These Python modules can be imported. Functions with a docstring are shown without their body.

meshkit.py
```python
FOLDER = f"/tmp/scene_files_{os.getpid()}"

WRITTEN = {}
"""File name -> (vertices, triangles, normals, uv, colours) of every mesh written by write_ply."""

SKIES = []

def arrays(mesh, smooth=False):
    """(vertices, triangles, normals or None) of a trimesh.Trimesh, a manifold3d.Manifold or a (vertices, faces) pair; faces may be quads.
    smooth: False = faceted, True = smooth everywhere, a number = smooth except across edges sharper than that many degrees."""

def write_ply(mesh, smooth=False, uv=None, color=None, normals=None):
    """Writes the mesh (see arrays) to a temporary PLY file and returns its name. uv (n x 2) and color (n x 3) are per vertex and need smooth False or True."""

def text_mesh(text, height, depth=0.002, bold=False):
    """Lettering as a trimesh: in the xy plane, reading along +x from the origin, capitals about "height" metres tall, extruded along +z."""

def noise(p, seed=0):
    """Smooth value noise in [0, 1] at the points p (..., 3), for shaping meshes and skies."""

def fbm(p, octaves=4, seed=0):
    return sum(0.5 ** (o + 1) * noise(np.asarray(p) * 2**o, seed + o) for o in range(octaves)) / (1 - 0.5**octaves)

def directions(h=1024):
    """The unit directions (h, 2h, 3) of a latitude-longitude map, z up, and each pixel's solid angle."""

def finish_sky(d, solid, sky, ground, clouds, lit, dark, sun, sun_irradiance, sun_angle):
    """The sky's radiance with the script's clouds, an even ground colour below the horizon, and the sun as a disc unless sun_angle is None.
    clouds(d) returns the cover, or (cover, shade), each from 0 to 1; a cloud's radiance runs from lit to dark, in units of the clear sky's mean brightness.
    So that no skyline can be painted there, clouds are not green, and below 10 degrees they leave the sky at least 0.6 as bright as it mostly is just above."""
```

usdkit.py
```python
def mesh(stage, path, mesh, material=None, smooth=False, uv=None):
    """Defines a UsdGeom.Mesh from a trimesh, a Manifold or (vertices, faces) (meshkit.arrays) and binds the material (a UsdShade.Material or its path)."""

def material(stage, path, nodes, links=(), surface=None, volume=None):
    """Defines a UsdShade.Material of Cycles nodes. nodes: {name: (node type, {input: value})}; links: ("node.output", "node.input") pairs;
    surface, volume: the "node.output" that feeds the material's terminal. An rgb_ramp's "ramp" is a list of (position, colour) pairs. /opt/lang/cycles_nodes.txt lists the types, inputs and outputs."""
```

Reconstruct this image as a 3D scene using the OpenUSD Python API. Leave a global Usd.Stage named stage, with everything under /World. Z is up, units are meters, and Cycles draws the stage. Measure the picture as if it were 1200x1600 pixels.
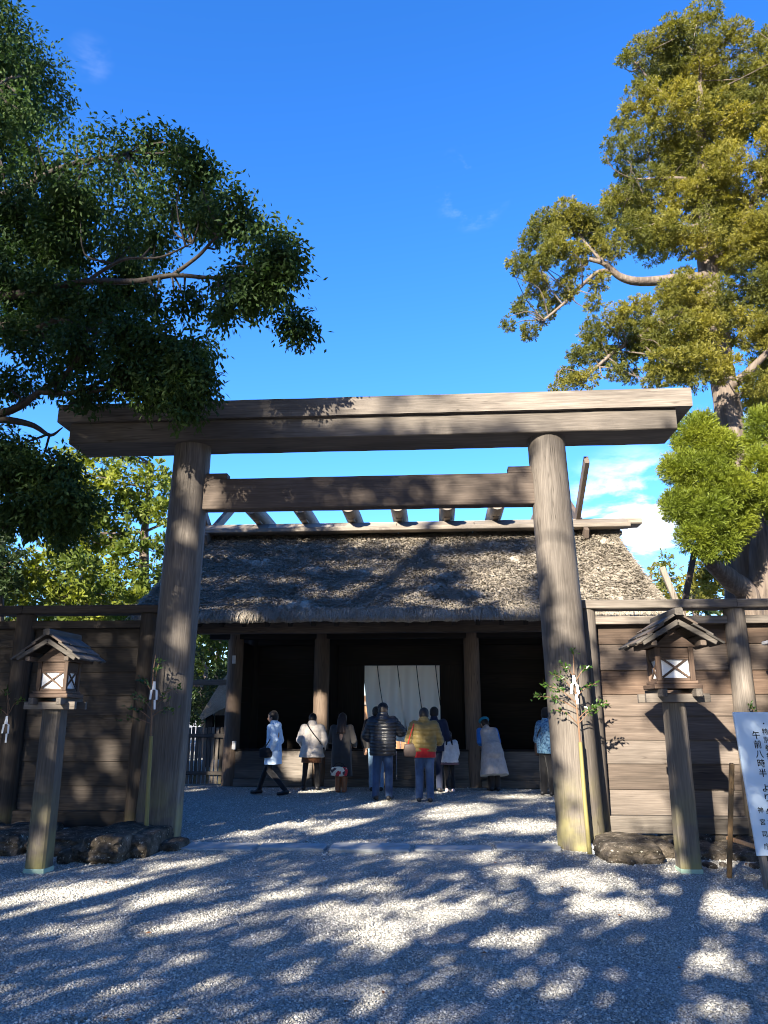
import glob, math
import numpy as np
import trimesh
import usdkit
import meshkit
from pxr import Usd, UsdGeom, UsdLux, UsdShade, Gf, Sdf, Vt

stage = Usd.Stage.CreateInMemory()
UsdGeom.SetStageUpAxis(stage, 'Z')
UsdGeom.SetStageMetersPerUnit(stage, 1.0)
stage.SetDefaultPrim(UsdGeom.Xform.Define(stage, '/World').GetPrim())
UsdGeom.Scope.Define(stage, '/World/Looks')

# ------------------------------------------------------------------ camera
EYE = np.array([0, 0, 1.55])
TILT, PAN = math.radians(14.71), math.radians(4.0)
FW = np.array([-math.sin(PAN) * math.cos(TILT), math.cos(PAN) * math.cos(TILT), math.sin(TILT)])
RT = np.array([math.cos(PAN), math.sin(PAN), 0])
UP = np.cross(RT, FW)
EXPOSURE = 2.3
cam = UsdGeom.Camera.Define(stage, '/World/camera')
cam.CreateFocalLengthAttr(26.0)
cam.CreateHorizontalApertureAttr(26.0)
cam.CreateVerticalApertureAttr(26.0 * 4 / 3)
cam.CreateFStopAttr(0.0)
cam.CreateExposureAttr(EXPOSURE)
cam.AddTransformOp().Set(Gf.Matrix4d(*RT, 0, *UP, 0, *(-FW), 0, *EYE, 1))


def at(x, y, Y):
    """The world point at depth Y (metres along +y) that the photograph shows at pixel x, y (1200 x 1600)."""
    d = FW + RT * (x - 600) / 1200 - UP * (y - 800) / 1200
    return EYE + d * (Y - EYE[1]) / d[1]


def on_ground(x, y, z=0.0):
    d = FW + RT * (x - 600) / 1200 - UP * (y - 800) / 1200
    return EYE + d * (z - EYE[2]) / d[2]


# ------------------------------------------------------------------ sky and sun
SUN_WAY = np.array([0.42, 1.0, -0.52])          # the way sunlight travels
TO_SUN = -SUN_WAY / np.linalg.norm(SUN_WAY)
SUN_EL = math.asin(TO_SUN[2]); SUN_ROT = math.atan2(TO_SUN[0], TO_SUN[1])
sky = UsdLux.DomeLight.Define(stage, '/World/sky')
sky.CreateIntensityAttr(1.0)


def cloud_dir(x, y):
    d = FW + RT * (x - 600) / 1200 - UP * (y - 800) / 1200
    return d / np.linalg.norm(d)


sky_nodes = {
    'air': ('sky_texture', {'sky_type': 'single_scattering', 'sun_disc': False, 'sun_elevation': SUN_EL, 'sun_rotation': SUN_ROT,
                            'altitude': 0.0, 'air_density': 1.0, 'aerosol_density': 0.25, 'ozone_density': 3.0}),
    'sat': ('hsv', {'hue': 0.5, 'saturation': 1.28, 'value': 1.0, 'fac': 1.0}),
    'deep': ('mix_color', {'blend_type': 'multiply', 'fac': 1.0, 'b': (0.82, 0.945, 1.27), 'use_clamp_result': False, 'use_clamp': False}),
    'tc': ('texture_coordinate', {}),
    'map': ('mapping', {'scale': (1.0, 1.0, 2.4)}),
    'noise': ('noise_texture', {'scale': 9.0, 'detail': 9.0, 'roughness': 0.58, 'distortion': 0.35}),
    'back': ('background_shader', {'strength': 0.067}),
}
sky_links = [('air.color', 'sat.color'), ('tc.generated', 'map.vector'), ('map.vector', 'noise.vector')]
# cloud banks: low ones behind the gate's right end and over the far trees, faint wisps higher
banks = [(cloud_dir(1000, 860), 0.990, 0.9995, 0.62), (cloud_dir(930, 800), 0.99985, 1.0, 0.45), (cloud_dir(1185, 700), 0.9955, 0.9999, 0.55), (cloud_dir(735, 295), 0.9986, 1.0, 0.14), (cloud_dir(140, 90), 0.9996, 1.0, 0.03)]
prev = None
for i, (d, lo, hi, amount) in enumerate(banks):
    sky_nodes[f'dot{i}'] = ('vector_math', {'math_type': 'dot_product', 'vector2': tuple(d)})
    sky_nodes[f'rng{i}'] = ('map_range', {'range_type': 'smoothstep', 'from_min': lo, 'from_max': hi, 'to_min': 0.0, 'to_max': amount, 'clamp': True})
    sky_links += [('tc.generated', f'dot{i}.vector1'), (f'dot{i}.value', f'rng{i}.value')]
    if prev is None:
        prev = f'rng{i}.result'
    else:
        sky_nodes[f'max{i}'] = ('math', {'math_type': 'maximum'})
        sky_links += [(prev, f'max{i}.value1'), (f'rng{i}.result', f'max{i}.value2')]
        prev = f'max{i}.value'
sky_nodes['thr'] = ('map_range', {'range_type': 'smoothstep', 'from_min': 0.47, 'from_max': 0.68, 'to_min': 0.0, 'to_max': 1.6, 'clamp': True})
sky_nodes['mul'] = ('math', {'math_type': 'multiply', 'use_clamp': True})
sky_nodes['mix'] = ('mix_color', {'b': (7.5, 7.9, 8.4), 'use_clamp_result': False})
sky_links += [('noise.fac', 'thr.value'), (prev, 'mul.value1'), ('thr.result', 'mul.value2'), ('mul.value', 'mix.fac'), ('sat.color', 'deep.a'), ('deep.result', 'mix.a'), ('mix.result', 'back.color')]
sky_mat = usdkit.material(stage, '/World/Looks/sky', sky_nodes, sky_links, surface='back.background')
UsdShade.MaterialBindingAPI.Apply(sky.GetPrim()).Bind(sky_mat)
sky.GetPrim().SetCustomDataByKey('kind', 'structure')
sky.GetPrim().SetCustomDataByKey('label', 'deep blue winter sky with a few white clouds low on the right')

sun = UsdLux.DistantLight.Define(stage, '/World/sun')
sun.CreateIntensityAttr(1.25)
sun.CreateNormalizeAttr(True)
sun.CreateAngleAttr(0.53)
sun.CreateColorAttr(Gf.Vec3f(1.0, 0.90, 0.74))
zx = TO_SUN; xx = np.cross([0, 0, 1.0], zx); xx /= np.linalg.norm(xx); yx = np.cross(zx, xx)
sun.AddTransformOp().Set(Gf.Matrix4d(*xx, 0, *yx, 0, *zx, 0, 0, -30, 40, 1))

# ------------------------------------------------------------------ helpers
taken = {}


def numbered(parent, name):
    k = taken.get((parent, name), 0)
    taken[(parent, name)] = k + 1
    return name if k == 0 else f'{name}_{k:03d}'


def keys(p, label=None, cat=None, group=None, kind=None):
    for k, v in (('label', label), ('category', cat), ('group', group), ('kind', kind)):
        if v:
            p.SetCustomDataByKey(k, v)


def thing(name, label, cat, loc=(0, 0, 0), rotz=0.0, group=None):
    x = UsdGeom.Xform.Define(stage, '/World/' + numbered('/World', name))
    x.AddTranslateOp().Set(Gf.Vec3d(*map(float, loc)))
    x.AddRotateZOp().Set(float(rotz))
    keys(x.GetPrim(), label, cat, group)
    return x.GetPrim()


def part(parent, name, mesh, mat, smooth=False, label=None, kind=None):
    base = '/World' if parent is None else str(parent.GetPath())
    m = usdkit.mesh(stage, base + '/' + numbered(base, name), mesh, mat, smooth)
    keys(m.GetPrim(), label, None, None, kind)
    return m.GetPrim()


def single(name, mesh, mat, label, cat=None, smooth=False, group=None, kind=None):
    m = usdkit.mesh(stage, '/World/' + numbered('/World', name), mesh, mat, smooth)
    keys(m.GetPrim(), label, cat, group, kind)
    return m.GetPrim()


def dup(root, label, loc, rotz=0.0, group=None):
    was = root.GetCustomData()
    name = root.GetName().rstrip('0123456789_')
    r = thing(name, label, was['category'], loc, rotz, group or was.get('group'))
    r.GetReferences().AddInternalReference(root.GetPath())
    r.SetInstanceable(True)
    return r


def rotm(rx=0, ry=0, rz=0):
    return trimesh.transformations.euler_matrix(math.radians(rx), math.radians(ry), math.radians(rz))


def moved(m, loc=(0, 0, 0), rx=0, ry=0, rz=0):
    T = rotm(rx, ry, rz); T[:3, 3] = loc
    m = m.copy(); m.apply_transform(T)
    return m


def join(ms):
    ms = [m if isinstance(m, trimesh.Trimesh) else trimesh.Trimesh(m[0], m[1], process=False) for m in ms]
    return trimesh.util.concatenate(ms)


SGN = np.array([(a, b, c) for a in (-1, 1) for b in (-1, 1) for c in (-1, 1)], float)


def cbox(x0, x1, y0, y1, z0, z1, ch=0.006):
    """A box with chamfered edges."""
    lo, hi = np.array([x0, y0, z0], float), np.array([x1, y1, z1], float)
    h, c = (hi - lo) / 2, (hi + lo) / 2
    ch = min(ch, *(h * 0.45))
    pts = np.concatenate([SGN * (h - np.array([0 if k == j else ch for k in range(3)])) for j in range(3)])
    return trimesh.convex.convex_hull(pts + c)


def rough_box(x0, x1, y0, y1, z0, z1, axis=0, n=14, amp=0.004, seed=0, ch=0.012):
    """A beam along one axis with slightly uneven chamfered faces."""
    lo, hi = np.array([x0, y0, z0], float), np.array([x1, y1, z1], float)
    o = [k for k in range(3) if k != axis]
    h = (hi - lo) / 2
    a, b = h[o[0]], h[o[1]]
    ring = np.array([(a - ch, -b), (a, -b + ch), (a, b - ch), (a - ch, b), (-a + ch, b), (-a, b - ch), (-a, -b + ch), (-a + ch, -b)])
    v = []
    rng = np.random.default_rng(seed)
    for t in np.linspace(-h[axis], h[axis], n):
        p = np.zeros((8, 3)); p[:, axis] = t
        rr = ring + rng.normal(0, amp, (1, 2)) * 0.5 + rng.normal(0, amp * 0.35, (8, 2))
        p[:, o[0]], p[:, o[1]] = rr[:, 0], rr[:, 1]
        v.append(p)
    return lathe_rings(np.array(v) + (lo + hi) / 2)


def lathe_rings(rings):
    """Closed tube from rings (n, k, 3), capped at both ends, outward facing."""
    n, k, _ = rings.shape
    v = rings.reshape(-1, 3)
    i = np.arange(n - 1)[:, None] * k; j = np.arange(k)[None]
    a, b = i + j, i + (j + 1) % k
    f = np.concatenate([np.stack([a, b, b + k], -1).reshape(-1, 3), np.stack([a, b + k, a + k], -1).reshape(-1, 3)])
    v = np.vstack([v, rings[0].mean(0), rings[-1].mean(0)])
    jj = np.arange(k)
    f = np.vstack([f, np.stack([np.full(k, n * k), (jj + 1) % k, jj], 1), np.stack([np.full(k, n * k + 1), (n - 1) * k + jj, (n - 1) * k + (jj + 1) % k], 1)])
    m = trimesh.Trimesh(v, f, process=False)
    if m.volume < 0:
        m.invert()
    return m


def tube(path, radii, k=10, rough=0.0, seed=0):
    path = np.asarray(path, float); radii = np.broadcast_to(np.asarray(radii, float), len(path))
    d = np.gradient(path, axis=0); d /= np.linalg.norm(d, axis=1, keepdims=True) + 1e-9
    ref = np.array([0.31, 0.9, 0.2]) if abs(d[0] @ [0.31, 0.9, 0.2]) < 0.9 else np.array([1.0, 0, 0])
    u = np.cross(d, ref); u /= np.linalg.norm(u, axis=1, keepdims=True) + 1e-9
    w = np.cross(d, u)
    a = np.linspace(0, 2 * math.pi, k, endpoint=False)
    rings = path[:, None] + radii[:, None, None] * (np.cos(a)[None, :, None] * u[:, None] + np.sin(a)[None, :, None] * w[:, None])
    if rough:
        nz = meshkit.fbm(rings * 2.2 / max(radii.max(), 0.05) * 0.4, 3, seed) - 0.5
        rings = path[:, None] + (rings - path[:, None]) * (1 + rough * 2 * nz[..., None])
    return lathe_rings(rings)


def spline(pts, n):
    pts = np.asarray(pts, float)
    t = np.linspace(0, len(pts) - 1, n)
    P = np.vstack([2 * pts[0] - pts[1], pts, 2 * pts[-1] - pts[-2]])
    i = np.minimum(t.astype(int), len(pts) - 2); s = (t - i)[:, None]
    p0, p1, p2, p3 = P[i], P[i + 1], P[i + 2], P[i + 3]
    return 0.5 * (2 * p1 + (p2 - p0) * s + (2 * p0 - 5 * p1 + 4 * p2 - p3) * s**2 + (3 * p1 - p0 - 3 * p2 + p3) * s**3)


def grid_mesh(P):
    """Mesh from a grid of points (n, m, 3)."""
    n, m, _ = P.shape
    a = (np.arange(n - 1)[:, None] * m + np.arange(m - 1)[None]).ravel()
    f = np.vstack([np.stack([a, a + m, a + m + 1], 1), np.stack([a, a + m + 1, a + 1], 1)])
    return trimesh.Trimesh(P.reshape(-1, 3), f, process=False)


def unit(v):
    return v / (np.linalg.norm(v, axis=-1, keepdims=True) + 1e-9)


# ------------------------------------------------------------------ materials
def mat(name, nodes, links, surface):
    return usdkit.material(stage, '/World/Looks/' + name, nodes, links, surface=surface)


def plain(name, col, rough=0.7, vary=0.12, scale=14.0, bump=0.0, sheen=0.0, spec=0.4):
    c = np.array(col, float)
    nodes = {'tc': ('texture_coordinate', {}), 'n': ('noise_texture', {'scale': scale, 'detail': 5.0, 'roughness': 0.6}),
             'r': ('rgb_ramp', {'ramp': [(0.25, tuple(c * (1 - vary))), (0.75, tuple(np.minimum(c * (1 + vary), 1)))]}),
             'p': ('principled_bsdf', {'roughness': rough, 'sheen_weight': sheen, 'specular_ior_level': spec})}
    links = [('tc.object', 'n.vector'), ('n.fac', 'r.fac'), ('r.color', 'p.base_color')]
    if bump:
        nodes['b'] = ('bump', {'strength': 0.6, 'distance': bump})
        links += [('n.fac', 'b.height'), ('b.normal', 'p.normal')]
    return mat(name, nodes, links, 'p.BSDF')


def wood(name, axis, dark, mid, light, fine=26.0, rough=0.75, stain=0.5, moss=None, bump=0.004, moss_top=0.9):
    fine *= 2.6
    sc = [fine, fine, fine]; sc[axis] = fine * 0.04
    sc2 = [2.2, 2.2, 2.2]; sc2[axis] = 0.55
    nodes = {'tc': ('texture_coordinate', {}), 'oi': ('object_info', {}),
             'off': ('vector_math', {'math_type': 'scale', 'vector1': (17.0, 9.0, 23.0)}),
             'add': ('vector_math', {'math_type': 'add'}),
             'm': ('mapping', {'scale': tuple(sc)}), 'n': ('noise_texture', {'scale': 1.0, 'detail': 7.0, 'roughness': 0.6, 'distortion': 0.08}),
             'r': ('rgb_ramp', {'ramp': [(0.12, dark), (0.5, mid), (0.88, light)]}),
             'm2': ('mapping', {'scale': tuple(sc2)}), 'n2': ('noise_texture', {'scale': 1.0, 'detail': 4.0, 'roughness': 0.55}),
             'r2': ('rgb_ramp', {'ramp': [(0.3, (1 - stain,) * 3), (0.62, (1, 1, 1))]}),
             'mul': ('mix_color', {'blend_type': 'multiply', 'fac': 1.0}),
             'b': ('bump', {'strength': 0.8, 'distance': bump}),
             'p': ('principled_bsdf', {'roughness': rough, 'specular_ior_level': 0.3})}
    links = [('oi.random', 'off.scale'), ('tc.object', 'add.vector1'), ('off.vector', 'add.vector2'), ('add.vector', 'm.vector'), ('m.vector', 'n.vector'), ('n.fac', 'r.fac'),
             ('add.vector', 'm2.vector'), ('m2.vector', 'n2.vector'), ('n2.fac', 'r2.fac'), ('r.color', 'mul.a'), ('r2.color', 'mul.b'),
             ('n.fac', 'b.height'), ('b.normal', 'p.normal')]
    # long thin drying cracks along the grain
    sc3 = [13.0, 13.0, 13.0]; sc3[axis] = 0.45
    nodes.update({'m4': ('mapping', {'scale': tuple(sc3)}), 'n4': ('noise_texture', {'scale': 1.0, 'detail': 2.0, 'roughness': 0.5, 'distortion': 0.3}), 'ck': ('rgb_ramp', {'ramp': [(0.474, (1, 1, 1)), (0.488, (0.38, 0.36, 0.34)), (0.502, (1, 1, 1))]}),
                  'n5': ('noise_texture', {'scale': 1.7, 'detail': 2.0}), 'n5r': ('map_range', {'from_min': 0.45, 'from_max': 0.6, 'to_min': 0.0, 'to_max': 1.0, 'clamp': True}), 'ckm': ('mix_color', {'blend_type': 'multiply'})})
    links += [('add.vector', 'm4.vector'), ('m4.vector', 'n4.vector'), ('n4.fac', 'ck.fac'), ('add.vector', 'n5.vector'), ('n5.fac', 'n5r.value'), ('n5r.result', 'ckm.fac'), ('mul.result', 'ckm.a'), ('ck.color', 'ckm.b')]
    last = 'ckm.result'
    # each board its own tone
    nodes['tone'] = ('map_range', {'from_min': 0.0, 'from_max': 1.0, 'to_min': 0.68, 'to_max': 1.2})
    nodes['hs'] = ('hsv', {'hue': 0.5, 'saturation': 1.0, 'fac': 1.0})
    links += [('oi.random', 'tone.value'), ('tone.result', 'hs.value'), (last, 'hs.color')]
    last = 'hs.color'
    if moss is not None:
        nodes.update({'sx': ('separate_xyz', {}), 'mr': ('map_range', {'from_min': 0.0, 'from_max': moss_top, 'to_min': 0.6, 'to_max': 0.0, 'clamp': True}),
                      'n3': ('noise_texture', {'scale': 3.5, 'detail': 5.0}), 'mm': ('math', {'math_type': 'multiply', 'use_clamp': True}), 'gain': ('map_range', {'from_min': 0.36, 'from_max': 0.62, 'to_min': 0.0, 'to_max': 1.3, 'clamp': True}),
                      'mx': ('mix_color', {'b': moss})})
        links += [('tc.object', 'sx.vector'), ('sx.z', 'mr.value'), ('tc.object', 'n3.vector'), ('n3.fac', 'gain.value'), ('mr.result', 'mm.value1'), ('gain.result', 'mm.value2'), ('mm.value', 'mx.fac'), (last, 'mx.a')]
        last = 'mx.result'
    links.append((last, 'p.base_color'))
    return mat(name, nodes, links, 'p.BSDF')


def leafy(name, stops, rough=0.45, translucent=0.3, patch=0.8, spec=0.5, tl=None):
    """Leaves: each leaf its own tone, with slow drifts of tone through the crown."""
    nodes = {'g': ('geometry', {}), 'tc': ('texture_coordinate', {}), 'n': ('noise_texture', {'scale': patch, 'detail': 3.0}),
             'mx': ('mix_float', {'fac': 0.5}), 'r': ('rgb_ramp', {'ramp': stops}),
             'p': ('principled_bsdf', {'roughness': rough, 'specular_ior_level': spec}), 'bright': ('hsv', {'saturation': 1.1, 'value': tl or 1.5, 'hue': 0.5, 'fac': 1.0}),
             't': ('translucent_bsdf', {}), 'mc': ('mix_closure', {'fac': translucent})}
    links = [('g.random_per_island', 'mx.a'), ('tc.object', 'n.vector'), ('n.fac', 'mx.b'), ('mx.result', 'r.fac'), ('r.color', 'p.base_color'), ('r.color', 'bright.color'), ('bright.color', 't.color'),
             ('p.BSDF', 'mc.closure1'), ('t.BSDF', 'mc.closure2')]
    return mat(name, nodes, links, 'mc.closure')


GREY = ((0.045, 0.038, 0.033), (0.122, 0.105, 0.090), (0.225, 0.198, 0.172))
BROWN = ((0.045, 0.032, 0.025), (0.105, 0.080, 0.064), (0.19, 0.152, 0.125))
SHADE_BROWN = ((0.018, 0.014, 0.011), (0.045, 0.035, 0.028), (0.09, 0.072, 0.06))  # brown darkened so the left wall carries its shade in the colour
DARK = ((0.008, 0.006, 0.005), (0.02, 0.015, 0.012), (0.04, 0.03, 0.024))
PALE = ((0.11, 0.095, 0.08), (0.22, 0.19, 0.16), (0.36, 0.32, 0.275))
MOSS = (0.22, 0.20, 0.075)
W_post = wood('torii_post_wood', 2, *GREY, fine=30, stain=0.45, moss=MOSS)
W_x = wood('grey_wood_along', 0, *GREY, fine=24, stain=0.55)
W_y = wood('grey_wood_across', 1, *GREY, fine=30)
W_z = wood('grey_wood_upright', 2, *GREY, fine=30, moss=MOSS, moss_top=0.5)
B_x = wood('brown_plank_wood', 0, *BROWN, fine=26, stain=0.5)
B_red = wood('reddish_plank_wood', 0, (0.030, 0.018, 0.012), (0.085, 0.055, 0.038), (0.17, 0.12, 0.088), fine=24, stain=0.6)
B_pale = wood('bleached_plank_wood', 0, (0.06, 0.048, 0.040), (0.14, 0.115, 0.097), (0.23, 0.195, 0.168), fine=28, stain=0.4)
B_mid = wood('worn_plank_wood', 0, (0.04, 0.030, 0.024), (0.115, 0.088, 0.070), (0.21, 0.165, 0.135), fine=20, stain=0.55)
B_gate = wood('gate_post_wood', 2, (0.055, 0.038, 0.028), (0.16, 0.115, 0.085), (0.28, 0.21, 0.16), fine=30, stain=0.35)
B_z = wood('brown_upright_wood', 2, *BROWN, fine=34, stain=0.5)
B_y = wood('brown_across_wood', 1, *BROWN, fine=34, stain=0.5)
S_x = wood('shaded_plank_wood', 0, *SHADE_BROWN, fine=26, stain=0.5)
S_z = wood('shaded_post_wood', 2, *SHADE_BROWN, fine=30, stain=0.5, moss=MOSS, moss_top=0.4)
ROOF_x = wood('old_roof_wood', 0, (0.03, 0.026, 0.022), (0.07, 0.062, 0.054), (0.13, 0.117, 0.105), fine=26, stain=0.5)
ROOF_y = wood('old_ridge_wood', 1, (0.03, 0.026, 0.022), (0.07, 0.062, 0.054), (0.13, 0.117, 0.105), fine=26, stain=0.5)
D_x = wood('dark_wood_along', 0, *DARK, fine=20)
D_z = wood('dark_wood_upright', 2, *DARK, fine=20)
P_x = wood('pale_wood_along', 0, *PALE, fine=24, stain=0.35)
P_y = wood('pale_wood_across', 1, *PALE, fine=24, stain=0.35)
P_z = wood('pale_wood_upright', 2, *PALE, fine=24, stain=0.3)
NEW_z = wood('fresh_wood_upright', 2, (0.25, 0.13, 0.06), (0.42, 0.23, 0.11), (0.55, 0.33, 0.17), fine=18, stain=0.15)
L_x = wood('lantern_wood', 0, (0.03, 0.018, 0.012), (0.085, 0.055, 0.04), (0.17, 0.12, 0.09), fine=30, stain=0.4)
L_z = wood('lantern_upright_wood', 2, (0.03, 0.018, 0.012), (0.085, 0.055, 0.04), (0.17, 0.12, 0.09), fine=30, stain=0.4)
BAMBOO = wood('bamboo_pole', 2, (0.12, 0.105, 0.035), (0.20, 0.175, 0.065), (0.27, 0.24, 0.10), fine=10, stain=0.2)
BARK = wood('cedar_bark', 2, (0.05, 0.038, 0.03), (0.16, 0.125, 0.10), (0.34, 0.28, 0.225), fine=5, stain=0.4, bump=0.04)
BARK_DARK = wood('oak_bark', 2, (0.012, 0.010, 0.008), (0.035, 0.028, 0.022), (0.08, 0.064, 0.05), fine=12, stain=0.4, bump=0.02)
STEM = plain('red_stem', (0.15, 0.085, 0.05), 0.6, 0.2)
PAPER = plain('white_paper', (0.80, 0.80, 0.80), 0.6, 0.03)
PANE = plain('lantern_paper', (0.72, 0.72, 0.74), 0.5, 0.05, 40)
BOARD = plain('shade_tinted_board', (0.50, 0.60, 0.70), 0.5, 0.04, 6)  # white board with the blue of sky shade put into its colour
INK = plain('black_ink', (0.012, 0.012, 0.015), 0.6, 0.1)
METAL = plain('grey_cap', (0.55, 0.55, 0.55), 0.45, 0.08)
WHITE = plain('white_block', (0.75, 0.78, 0.80), 0.7, 0.06)
LEAF_OAK = leafy('oak_leaves', [(0.2, (0.022, 0.046, 0.011)), (0.48, (0.058, 0.095, 0.020)), (0.64, (0.11, 0.14, 0.026)), (0.85, (0.20, 0.20, 0.04))], 0.62, 0.28, 0.5, 0.18)
LEAF_CEDAR = leafy('cedar_sprays', [(0.2, (0.085, 0.092, 0.016)), (0.4, (0.24, 0.205, 0.026)), (0.6, (0.38, 0.30, 0.038)), (0.8, (0.34, 0.20, 0.055))], 0.6, 0.4, 0.7, 0.3)
LEAF_BRIGHT = leafy('cedar_young_sprays', [(0.2, (0.09, 0.12, 0.010)), (0.5, (0.23, 0.245, 0.018)), (0.8, (0.36, 0.31, 0.03))], 0.6, 0.3, 1.2, 0.3)
LEAF_YELLOW = leafy('yellow_sprays', [(0.22, (0.07, 0.10, 0.014)), (0.42, (0.27, 0.28, 0.026)), (0.66, (0.52, 0.45, 0.045))], 0.6, 0.35, 0.5, 0.3)
LEAF_DEEP = leafy('deep_sprays', [(0.2, (0.018, 0.035, 0.010)), (0.5, (0.04, 0.065, 0.015)), (0.8, (0.08, 0.10, 0.02))], 0.6, 0.25, 0.5, 0.3)
LEAF_SAKAKI = leafy('sakaki_leaves', [(0.2, (0.03, 0.075, 0.012)), (0.5, (0.09, 0.16, 0.022)), (0.8, (0.2, 0.27, 0.05))], 0.3, 0.3, 2.0, 0.6)
LEAF_SHADE = leafy('grove_leaves', [(0.2, (0.02, 0.035, 0.012)), (0.8, (0.06, 0.075, 0.02))], 0.6, 0.12, 0.5, 0.3)

STONE = mat('boulder_stone', {
    'tc': ('texture_coordinate', {}), 'n': ('noise_texture', {'scale': 6.0, 'detail': 10.0, 'roughness': 0.72}), 'v': ('noise_texture', {'scale': 22.0, 'detail': 5.0, 'roughness': 0.7}),
    'r': ('rgb_ramp', {'ramp': [(0.34, (0.018, 0.016, 0.012)), (0.47, (0.06, 0.05, 0.038)), (0.58, (0.115, 0.095, 0.075)), (0.7, (0.22, 0.20, 0.17))]}),
    'lr': ('rgb_ramp', {'ramp': [(0.61, (0, 0, 0)), (0.66, (1, 1, 1))]}), 'mx': ('mix_color', {'b': (0.42, 0.40, 0.34)}),
    'b': ('bump', {'strength': 1.0, 'distance': 0.07}), 'p': ('principled_bsdf', {'roughness': 0.9, 'specular_ior_level': 0.2})},
    [('tc.object', 'n.vector'), ('tc.object', 'v.vector'), ('n.fac', 'r.fac'), ('v.fac', 'lr.fac'), ('lr.color', 'mx.fac'), ('r.color', 'mx.a'), ('mx.result', 'p.base_color'), ('n.fac', 'b.height'), ('b.normal', 'p.normal')], 'p.BSDF')
COPPER = plain('weathered_copper', (0.25, 0.36, 0.29), 0.6, 0.15)
PAVE = plain('threshold_stone', (0.27, 0.28, 0.28), 0.85, 0.3, 7.0, 0.01)
GROUND = mat('gravel_ground', {
    'tc': ('texture_coordinate', {}), 'v': ('voronoi_texture', {'scale': 85.0, 'feature': 'f1'}), 'v2': ('voronoi_texture', {'scale': 34.0, 'feature': 'f1'}), 'n': ('noise_texture', {'scale': 0.7, 'detail': 6.0}),
    'sc': ('separate_color', {'color_type': 'rgb'}), 'r': ('rgb_ramp', {'ramp': [(0.0, (0.22, 0.215, 0.20)), (0.5, (0.42, 0.41, 0.38)), (1.0, (0.64, 0.625, 0.58))]}),
    'r2': ('rgb_ramp', {'ramp': [(0.35, (0.78, 0.78, 0.79)), (0.7, (1.0, 0.99, 0.97))]}), 'gap': ('rgb_ramp', {'ramp': [(0.35, (1, 1, 1)), (0.8, (0.4, 0.4, 0.4))]}),
    'mul': ('mix_color', {'blend_type': 'multiply', 'fac': 1.0}), 'mul2': ('mix_color', {'blend_type': 'multiply', 'fac': 0.8}),
    'inv': ('invert', {}), 'b': ('bump', {'strength': 1.0, 'distance': 0.014}), 'b2': ('bump', {'strength': 0.6, 'distance': 0.02}), 'p': ('principled_bsdf', {'roughness': 0.9, 'specular_ior_level': 0.2})},
    [('tc.object', 'v.vector'), ('tc.object', 'v2.vector'), ('tc.object', 'n.vector'), ('v.color', 'sc.color'), ('sc.r', 'r.fac'), ('n.fac', 'r2.fac'), ('v.distance', 'gap.fac'),
     ('r.color', 'mul.a'), ('r2.color', 'mul.b'), ('mul.result', 'mul2.a'), ('gap.color', 'mul2.b'), ('mul2.result', 'p.base_color'), ('v.distance', 'inv.color'), ('inv.color', 'b.height'), ('v2.distance', 'b2.height'), ('b2.normal', 'b.normal'), ('b.normal', 'p.normal')], 'p.BSDF')
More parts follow.
